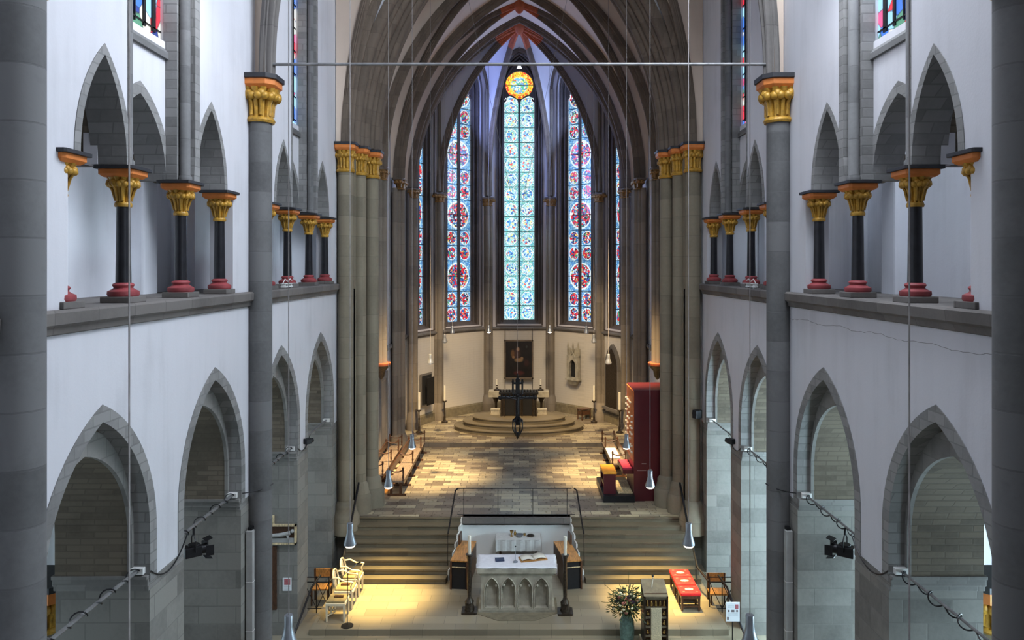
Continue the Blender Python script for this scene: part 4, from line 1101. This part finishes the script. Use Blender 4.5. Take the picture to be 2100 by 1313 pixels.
# poster on the left pier
e = empty('notice_card', (-5.85, 18.44, .82), 0, 'small white notice with a picture on the left pier', 'notice')
cd_ = MB().box(-.11, .11, -.02, 0, 0, .32).build('card', 'paper', e)
MB().box(-.07, .08, -.024, -.02, .15, .3).build('photo', 'inkred', cd_)
for z in (.04, .07, .1): MB().box(-.08, .08, -.023, -.02, z, z + .008).build('text_line', 'inkgrey', cd_)
# framed relief on the same pier
e = empty('framed_relief', (-5.95, 18.44, 2.0), 0, 'framed grey relief of a reclining figure on the left pier', 'relief')
m = MB(); m.box(-.34, .34, -.08, 0, 0, .04).box(-.34, .34, -.08, 0, .46, .5).box(.3, .34, -.08, 0, 0, .5).box(-.34, -.3, -.08, 0, 0, .5); m.build('frame', 'woodcr', e)
MB().box(-.3, .3, -.02, 0, .04, .46).build('back_board', 'wooddk', e)
m = MB(); m.tube([(-.28, -.06, .22), (-.1, -.07, .24), (.08, -.07, .27), (.2, -.06, .3)], .05, 8).ball((.25, -.06, .34), .05).tube([(.1, -.07, .26), (.16, -.09, .14)], .02, 6).box(-.3, .3, -.06, -.02, .05, .16); m.build('figure', 'grey', e, True)
MB().box(-.34, -.22, -.05, 0, .5, .72).build('upper_bracket', 'woodcr', e)
o = MB().box(-.05, .05, -.05, 0, 0, 1.6).build('wall_board', 'wooddk', None); o.location = (-6.16, 18.44, .35); tag(o, 'narrow dark upright board on the left pier below the relief', 'board')
# wooden chairs and table glimpsed in the aisle stair openings
for s in (-1, 1):
    e = empty('wooden_bench_seat', (s * 5.35, 19.9 if s < 0 else 19.6, -.32), 0, 'honey wooden chair glimpsed behind the %s iron railing' % SIDE[s], 'chair')
    e.location.z = -.16
    MB().box(-.28, .22, -.2, .2, .42, .46).build('seat', 'woodlt', e)
    MB().box(-.28, .22, .17, .2, .62, .86).build('backrest', 'woodlt', e)
    for a in (-.25, .19):
        for b in (-.17, .18): MB().box(a - .02, a + .02, b - .02, b + .02, 0, .42 if b < 0 else .86).build('leg', 'wooddk', e)

# ================================================================== CHANCEL FURNITURE
def pew(name, loc, L, label, mat='seatw', flip=1, backh=.85, n=6):
    e = empty(name, loc, 0, label, 'bench')          # runs along +y from origin, faces +x*flip
    f = flip
    MB().box(*sorted((-f * .26, f * .22)), .02, L - .02, .44, .49).build('seat', mat, e, bevel=.01)
    MB().box(*sorted((-f * .3, -f * .26)), .02, L - .02, .62, backh).build('backrest', 'wooddk', e, bevel=.01)
    for k in range(n):
        y = .03 + (L - .06) * k / (n - 1)
        if k % 2 == 0 or k == n - 1:
            m = MB()
            for x in (-f * .28, f * .2):
                m.lathe([(.035, .49), (.022, .55), (.035, .62), (.022, .72), (.03, .86), (.04, .9), (.02, .96)], x, y, 0, 8)
            m.tube([(-f * .28, y, .86), (-f * .1, y, .8), (f * .06, y, .8), (f * .2, y, .86)], .022, 6)
            m.build('arm_upright', 'wooddk', e, True)
        m = MB(); m.taper(f * .12, y, .05, .44, .1, .05, .07, .05); m.taper(-f * .2, y, .05, .44, .1, .05, .07, .05); m.box(*sorted((-f * .32, f * .3)), y - .035, y + .035, 0, .06)
        m.build('foot', 'wooddk', e)
    MB().box(*sorted((f * .18, f * .22)), .02, L - .02, .36, .44).build('front_apron', 'wooddk', e)
    return e
pew('choir_bench', (-4.12, 24.65, ZC), 5.6, 'long dark wooden choir bench in the front row on the left')
pew('choir_bench', (-4.95, 25.4, ZC), 4.2, 'long dark wooden choir bench against the left chancel wall')
o = MB().box(-.1, .1, 0, 5.2, 0, .05).build('kneeler_board', 'woodlt', None, bevel=.01); o.location = (-4.53, 24.8, ZC); tag(o, 'low honey coloured kneeling board between the two left choir benches', 'board')
pew('choir_bench', (3.62, 26.8, ZC), 3.4, 'dark wooden bench right of the chancel floor beyond the organ console', flip=-1, n=4)
o = MB().box(-.2, .2, -.75, .75, 0, .07).build('white_seat_cover', 'cloth', None, bevel=.03); o.location = (3.6, 28.2, ZC + .495); tag(o, 'white cover lying on the right choir bench', 'cover')
# organ console
e = empty('organ_console', (4.38, 24.95, ZC), 0, 'tall oxblood red organ cabinet in front of the right chancel pier', 'organ')
MB().box(-.6, .62, -.86, .75, 0, 3.66).build('cabinet', 'organ', e, bevel=.015)
sb_ = MB().box(-.635, -.6, -.84, .73, 1.3, 3.62).build('stop_board', 'organside', e)
MB().box(-.61, -.58, -.86, .75, 0, 1.3).build('lower_board', 'organ', e)
m = MB()
rr = random.Random(3)
for r in range(9):
    for c in range(5):
        y = -.75 + c * .3; z = 1.55 + r * .2
        if rr.random() < .75: MB().box(-.69, -.635, y, y + .11, z, z + .045).build('stop_knob', 'ivory', sb_)
MB().box(-.95, -.6, -.7, .6, .85, .98).build('keyboard_case', 'organ', e)
MB().box(-.93, -.63, -.6, .5, .98, 1.02).build('keyboard_cover', 'pink', e)
MB().box(-.35, -.2, -.863, -.86, 1.22, 1.25).box(-.5, -.2, -.863, -.86, 1.0, 1.015).box(-.12, -.02, -.863, -.86, 1.04, 1.06).build('name_plate', 'lampm', e)
e = empty('organ_podium', (3.25, 24.95, ZC), 0, 'black low podium under the organ bench', 'podium')
MB().box(-.5, .53, -1.02, 1.15, 0, .22).build('platform', 'iron', e, bevel=.01)
m = MB()
for k in range(14): m.box(0.02, .5, -.75 + k * .1, -.69 + k * .1, .22, .26)
m.build('pedals', 'woodcr', e)
e = empty('organ_bench', (2.98, 24.6, ZC + .22), 0, 'red brown organ bench with bright orange cushion', 'bench')
for y in (-.48, .42): MB().box(-.2, .2, y, y + .05, 0, .66).build('end_panel', 'organ', e)
MB().box(-.2, .2, -.46, .46, .6, .66).build('seat', 'organ', e)
MB().box(-.22, .24, -.5, .5, .66, .73).build('cushion', 'ochre', e, bevel=.03)
MB().box(-.17, -.13, -.45, .45, .2, .3).build('stretcher', 'organ', e)
# round steps
for k, (a, b, t) in enumerate(((3.03, 1.72, 'lowest'), (2.62, 1.46, 'middle'), (2.18, 1.2, 'top'))):
    tn[0] += 1
    o = MB().lathe([(.985, 0), (.985, .14), (1, .15), (1, .19), (.99, .2)], 0, 0, 0, 72, a, b).build('trim_%d' % tn[0], 'stair', None, True)
    o.location = (-.02, 34.15, 1.43 + .2 * k); struct(o)
# altar in the apse
e = empty('dark_altar', (-.03, 34.3, 2.03), 0, 'dark block altar with recessed front panels on the round steps', 'altar')
MB().box(-.84, .84, -.3, .3, 0, 1.0).build('body', 'bronze', e)
MB().box(-.92, .92, -.4, .36, 1.0, 1.12).build('slab', 'iron', e, bevel=.02)
MB().box(-.62, -.2, -.315, -.3, .05, .86).box(.2, .62, -.315, -.3, .05, .86).build('recess_shade', 'darkbox', e)  # flat near-black sheets painted as the shade of the recesses
m = MB()
for x in (-.8, -.66, -.16, .16, .66, .8): m.lathe([(.05, 0), (.04, .1), (.035, .8), (.05, .98)], x, -.33, 0, 10)
m.build('colonnette', 'bronze', e, True)
m = MB()
for k in range(13): m.lathe([(.02, 0), (.035, .04), (.01, .12)], -.84 + k * .14, -.3, 1.12, 6)
m.build('cresting', 'iron', e, True)
e = empty('stone_mensa', (-.03, 36.2, 1.43), 0, 'pale stone table slab behind the dark altar', 'table')
MB().box(-1.48, 1.48, -.3, .3, 1.12, 1.42).build('slab', 'altar', e, bevel=.02)
for s in (-1, 1):
    m = MB(); m.lathe([(.18, 0), (.12, .1), (.06, .25), (.06, .8), (.12, .95), (.2, 1.08), (.2, 1.12)], s * 1.12, 0, 0, 14); m.build('column', 'bronze', e, True)
    tall_candle(s * 1.08 - .03, 36.15, 2.85, 'white candle on the %s end of the pale stone table' % SIDE[s], .04, .045, .5, False)
    o = MB().box(-.22, .22, -.2, .2, 0, .06).box(-.2, .2, -.18, .18, .06, .2).box(-.22, .22, -.2, .2, .2, .25).build('low_step_box', 'altar', None); o.location = (s * 1.1 - .03, 34.45, 2.03); tag(o, 'low stone box at the %s foot of the dark altar' % SIDE[s], 'box')
# painting
e = empty('altar_painting', (-.03, 38.15, 3.12), 0, 'large dark framed painting of a seated figure hanging above the altar', 'painting')
m = MB(); uvl = m.b.loops.layers.uv.new('UVMap')
vs = [m.b.verts.new(p) for p in ((-.68, -.02, .08), (.68, -.02, .08), (.68, -.02, 1.96), (-.68, -.02, 1.96))]
f = m.b.faces.new(vs)
for l, w in zip(f.loops, ((0, 0), (1, 0), (1, 1), (0, 1))): l[uvl].uv = w
m.build('canvas', 'painting', e)
MB().box(-.76, .76, -.05, .03, 0, .08).box(-.76, .76, -.05, .03, 1.96, 2.04).box(-.76, -.68, -.05, .03, 0, 2.04).box(.68, .76, -.05, .03, 0, 2.04).build('frame', 'rib', e, bevel=.01)
MB().tube([(-.72, .02, 2.0), (-.72, .02, 2.62)], .014, 5).tube([(.72, .02, 2.0), (.72, .02, 2.62)], .014, 5).tube([(-.72, .02, 0), (-.72, .02, -1.65)], .014, 5).tube([(.72, .02, 0), (.72, .02, -1.65)], .014, 5).build('hanging_cords', 'iron', e)
# tabernacle on right apse wall
ang = math.atan2(V1[1] - V0[1], V1[0] - V0[0])
e = empty('wall_tabernacle', (2.83, 37.28, 2.95), ang, 'carved gothic stone tabernacle with dark niche on the right apse wall', 'tabernacle')
m = MB(); fr_ = [(-.36, .25), (-.36, 1.5), (.36, 1.5), (.36, .25)]
m.slab([fr_, [(-.2, .4)] + arch(0, .2, 1.0, .3, 8) + [(.2, .4)]], (0, -.22, 0), (1, 0, 0), (0, 1, 0), 0, .2); m.build('frame', 'altar', e)
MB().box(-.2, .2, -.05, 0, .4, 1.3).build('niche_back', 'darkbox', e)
m = MB(); m.taper(0, -.1, .02, .25, .4, .1, .62, .3); m.box(-.42, .42, -.28, 0, .25, .33); m.build('bracket', 'altar', e)
m = MB()
for x in (-.33, -.2, 0, .2, .33):
    h = 2.1 if abs(x) > .3 or x == 0 else 1.85
    m.lathe([(.045, 0), (.045, h - 1.65), (.06, h - 1.62), (.01, h - 1.35)], x, -.15, 1.45, 6)
m.tube([(-.28, -.2, 1.1), (-.15, -.21, 1.45), (0, -.22, 1.75), (.15, -.21, 1.45), (.28, -.2, 1.1)], .035, 6)
m.tube([(p, -.2, q + 1.05) for p, q in arch(0, .15, .3, .3, 6)], .025, 6)
m.box(-.36, .36, -.1, 0, 1.4, 1.85); m.build('canopy', 'altar', e, True)
# arched wall cupboard right and open cupboard left
for s in (-1, 1):
    A, B = (V2, V1); an = math.atan2(B[1] - A[1], s * (B[0] - A[0]))
    cx_, cy_ = s * (A[0] + B[0]) / 2, (A[1] + B[1]) / 2
    if s > 0:
        e = empty('arched_wall_niche', (cx_ - .05, cy_ - .02, 2.2), an + PI, 'tall pointed wooden door niche in the right apse wall', 'niche')
        pts = [(-.5, 0)] + arch(0, .5, 1.9, .95, 10) + [(.5, 0)]
        m = MB(); m.slab([[(-.62, 0)] + arch(0, .62, 1.9, 1.15, 10) + [(.62, 0)]], (0, 0, 0), (1, 0, 0), (0, -1, 0), -.04, .1); m.build('surround', 'trim', e)
        MB().slab([pts], (0, 0, 0), (1, 0, 0), (0, -1, 0), .1, .12).build('door', 'bronze', e)
        MB().box(-.72, .72, -.2, .0, -.12, 0).build('sill', 'trim', e)
        for o in e.children: o.rotation_euler.z = 0
    else:
        e = empty('wall_cupboard', (cx_ + .05, cy_ - .03, 2.35), an, 'dark open wall cupboard in the left apse wall', 'cupboard')
        m = MB(); m.box(-.5, .5, -.06, .02, 0, 1.5); m.build('frame', 'trim', e)
        MB().box(-.42, .42, -.08, -.05, .06, 1.42).build('interior_shade', 'darkbox', e)  # near-black sheet stands in for the shade inside the cupboard
        MB().box(-.42, .2, -.36, -.32, .05, 1.35).build('door', 'iron', e)
# apse candlesticks
for s in (-1, 1):
    tall_candle(s * 3.62, 35.45, 1.43, 'tall iron candlestick with white candle before the %s medallion window wall' % SIDE[s], 1.05, .045, .72, False)
    tall_candle(s * 4.55, 33.2, 1.43, 'tall iron candlestick with white candle at the %s end of the apse step' % SIDE[s], 1.05, .06, .78, False)
e = empty('small_wooden_table', (3.2, 36.15, 1.43), .6, 'small reddish wooden table by the right apse candlestick', 'table')
MB().box(-.3, .3, -.2, .2, .5, .54).build('table_top', 'wooddk', e)
for a in (-1, 1):
    for b in (-1, 1): MB().box(a * .26 - .02, a * .26 + .02, b * .16 - .02, b * .16 + .02, 0, .5).build('leg', 'wooddk', e)
MB().box(-.28, .28, -.18, .18, .25, .45).build('drawer_box', 'wooddk', e)
# left chancel wall doorway frame
e = MB(); e.box(-5.32, -5.22, 27.6, 27.8, ZC, 4.6).box(-5.32, -5.22, 28.9, 29.1, ZC, 4.6).box(-5.32, -5.22, 27.6, 29.1, 4.6, 4.85)
trim(e, 'trim'); struct(MB().box(-5.33, -5.27, 27.8, 28.9, ZC, 4.6).build('door_1', 'shaftw'))
# hanging cross
e = empty('hanging_cross', (-.06, 26.0, 2.9), 0, 'black wrought gothic cross hanging on wires before the apse altar', 'cross')
MB().box(-.075, .075, -.05, .05, .45, 2.1).build('upright', 'iron', e)
m = MB(); m.box(-.62, .62, -.03, .03, 1.38, 1.46)
for x in (-.62, .62): m.ball((x, 0, 1.42), .08, 1, .4, 1)
for k in range(9): m.lathe([(.015, 0), (.03, .04), (.005, .1)], -.56 + .14 * k, 0, 1.46, 6)
m.build('crossbar', 'iron', e, True)
m = MB()
for x in (-.17, .17): m.lathe([(.035, 1.55), (.035, 1.95), (.05, 1.98), (.03, 2.02), (.04, 2.05), (.005, 2.1)], x, 0, 0, 8)
m.box(-.19, .19, -.025, .025, 1.9, 1.97); m.tube([(-.17, 0, 1.6), (-.06, 0, 1.5), (.06, 0, 1.5), (.17, 0, 1.6)], .02, 6)
m.lathe([(.03, 1.97), (.07, 2.0), (.03, 2.06), (.06, 2.1), (.02, 2.16), (.035, 2.2), (.005, 2.3)], 0, 0, 0, 8); m.build('crown', 'iron', e, True)
m = MB()
for k in range(6):
    a = k * PI / 3; m.tube([(0.03 * math.cos(a), .03 * math.sin(a), .75), (.17 * math.cos(a), .17 * math.sin(a), .62), (.17 * math.cos(a), .17 * math.sin(a), .32), (.08 * math.cos(a), .08 * math.sin(a), .12), (0, 0, .0)], .028, 6)
m.lathe([(.17, .58), (.2, .6), (.17, .62)], 0, 0, 0, 16); m.lathe([(.005, -.05), (.05, .02), (.09, .12), (.05, .2)], 0, 0, 0, 8)
m.build('lantern', 'iron', e, True)
m = MB(); m.tube([(0, -.06, 1.45), (0, -.06, 1.1), (.01, -.06, .85)], .05, 8, .03).ball((0, -.06, 1.52), .05).tube([(-.35, -.05, 1.44), (0, -.06, 1.36), (.35, -.05, 1.44)], .02, 6); m.build('figure', 'iron', e, True)
MB().tube([(0, 0, 2.2), (0, 0, 7.6)], .006, 4).tube([(0, 0, 7.6), (-1.8, 0, 15.8)], .006, 4).tube([(0, 0, 7.6), (1.8, 0, 15.8)], .006, 4).build('wires', 'wire', e)
# gallery railings glimpsed on far bay sill
for s in (-1, 1):
    e = empty('gallery_light_fitting', (s * 5.62, 17.75, 8.47), 0, 'small white cable rack on the %s gallery sill of the farther bay' % SIDE[s], 'rack')
    m = MB(); m.box(-.06, .06, -.35, .45, .02, .05).box(-.06, .06, -.35, .45, .1, .12)
    for k in range(4): m.box(-.05, .05, -.33 + k * .24, -.3 + k * .24, 0, .12)
    m.build('rack', 'plastic', e)
    MB().tube([(0, -.4, .1), (0, -.2, .22), (0, .0, .16), (0, .2, .22), (0, .4, .14)], .012, 5).build('cable', 'plastic', e, True)

# ================================================================== LIGHT
w = bpy.data.worlds.new('world'); sc.world = w; w.use_nodes = True
bg = w.node_tree.nodes['Background']; bg.inputs[0].default_value = (.74, .84, 1, 1); bg.inputs[1].default_value = 1.05
wt = w.node_tree; tc = wt.nodes.new('ShaderNodeTexCoord'); sx = wt.nodes.new('ShaderNodeSeparateXYZ'); mm = wt.nodes.new('ShaderNodeMath')
mm.operation = 'MULTIPLY_ADD'; mm.inputs[1].default_value = .9; mm.inputs[2].default_value = .95      # overcast sky, brighter towards the south side
wt.links.new(tc.outputs['Generated'], sx.inputs[0]); wt.links.new(sx.outputs[0], mm.inputs[0]); wt.links.new(mm.outputs[0], bg.inputs[1])
def area(name, loc, tgt, size, e, col, sy=None):
    l = bpy.data.lights.new(name, 'AREA'); l.energy = e; l.color = col; l.size = size
    if sy: l.shape = 'RECTANGLE'; l.size_y = sy
    o = bpy.data.objects.new(name, l); COL.objects.link(o); o.location = loc
    o.rotation_euler = (V(tgt) - V(loc)).to_track_quat('-Z', 'Y').to_euler(); return o
def spot(name, loc, tgt, e, col, size=.9, blend=.8, soft=.15):
    l = bpy.data.lights.new(name, 'SPOT'); l.energy = e; l.color = col; l.spot_size = size; l.spot_blend = blend; l.shadow_soft_size = soft
    o = bpy.data.objects.new(name, l); COL.objects.link(o); o.location = loc
    o.rotation_euler = (V(tgt) - V(loc)).to_track_quat('-Z', 'Y').to_euler(); return o
WARM = (1, .7, .34)
struct(MB().box(-12, 12, -5.3, -5, -.5, 19.5).build('wall_back', 'pierwall'))  # unseen wall, added to cut the light from behind the camera
struct(MB().box(-12, 12, -5.3, 6, 19.5, 19.8).build('ceiling', 'vaultw'))  # unseen ceiling over the near bay, added to dim it
area('nave_fill_right', (4.5, 11, 18.5), (-5, 15, 8), 7, 2600, (.8, .88, 1))  # added lamp in mid-air, brightens the left nave wall
area('nave_fill_left', (-4.5, 4, 17.5), (5, 14, 7), 6, 60, (.85, .88, 1))  # added lamp in mid-air, weak fill towards the right nave wall
for s in (-1, 1):
    spot('floor_spot', (s * 3.3, 20.6, 14.5), (s * 3.75, 19.9, 0), 62000, (1, .7, .24), .25, 1, .4)
    spot('chancel_spot', (s * 3.2, 24, 14), (s * 3.7, 27.4, 1.2), 30000, WARM, .5, 1, .3)
    spot('apse_spot', (s * 2.0, 26, 15), (s * 2.8, 33.8, 1.4), 15000, WARM, .5, 1)
    spot('apse_wall_spot', (s * 1.5, 29, 11), (s * 3.2, 37.5, 3.5), 3200, (1, .76, .45), .8, 1, .7)
    for yy in (7.4, 11.0, 15.0, 18.2):
        area('aisle_daylight', (s * 9.7, yy, 3.4), (s * 6.1, yy + 3.5, 1.2), 1.6, (520 if yy > 9 else 120) if s > 0 else 25, (.62, .86, 1))
for s in (-1, 1): area('gallery_fill', (s * 6.5, 12, 14.2), (s * 7.5, 12, 9.5), 1.2, 130, (.85, .9, 1), 8)  # added lamps above the galleries to brighten their back walls
area('apse_window_light', (0, 38.0, 12), (0, 30, 8), 1.4, 260, (.55, .75, 1), 9)  # added lamp in front of the middle window, stands in for its daylight
area('apse_window_fill_l', (-2.8, 36.9, 16), (2.5, 35.5, 19), 1.0, 480, (.3, .42, 1), 9)  # added blue lamp in mid-air, tints the vault webs across the apse
area('apse_window_fill_r', (2.8, 36.9, 16), (-2.5, 35.5, 19), 1.0, 400, (.4, .55, 1), 9)  # matching added blue lamp for the webs on the other side

# ================================================================== CAMERA
cam = bpy.data.cameras.new('camera'); co = bpy.data.objects.new('camera', cam); COL.objects.link(co)
co.location = (0, 0, 9); co.rotation_euler = (PI / 2, 0, 0)
cam.sensor_width = 36; cam.lens = 1500 / 2100 * 36
cam.shift_x = -15 / 2100; cam.shift_y = -110.5 / 2100
cam.clip_end = 200
sc.camera = co
vs_ = sc.view_settings
vs_.view_transform = 'Standard'; vs_.look = 'None'; vs_.exposure = 0.0; vs_.gamma = 1; vs_.use_curve_mapping = False
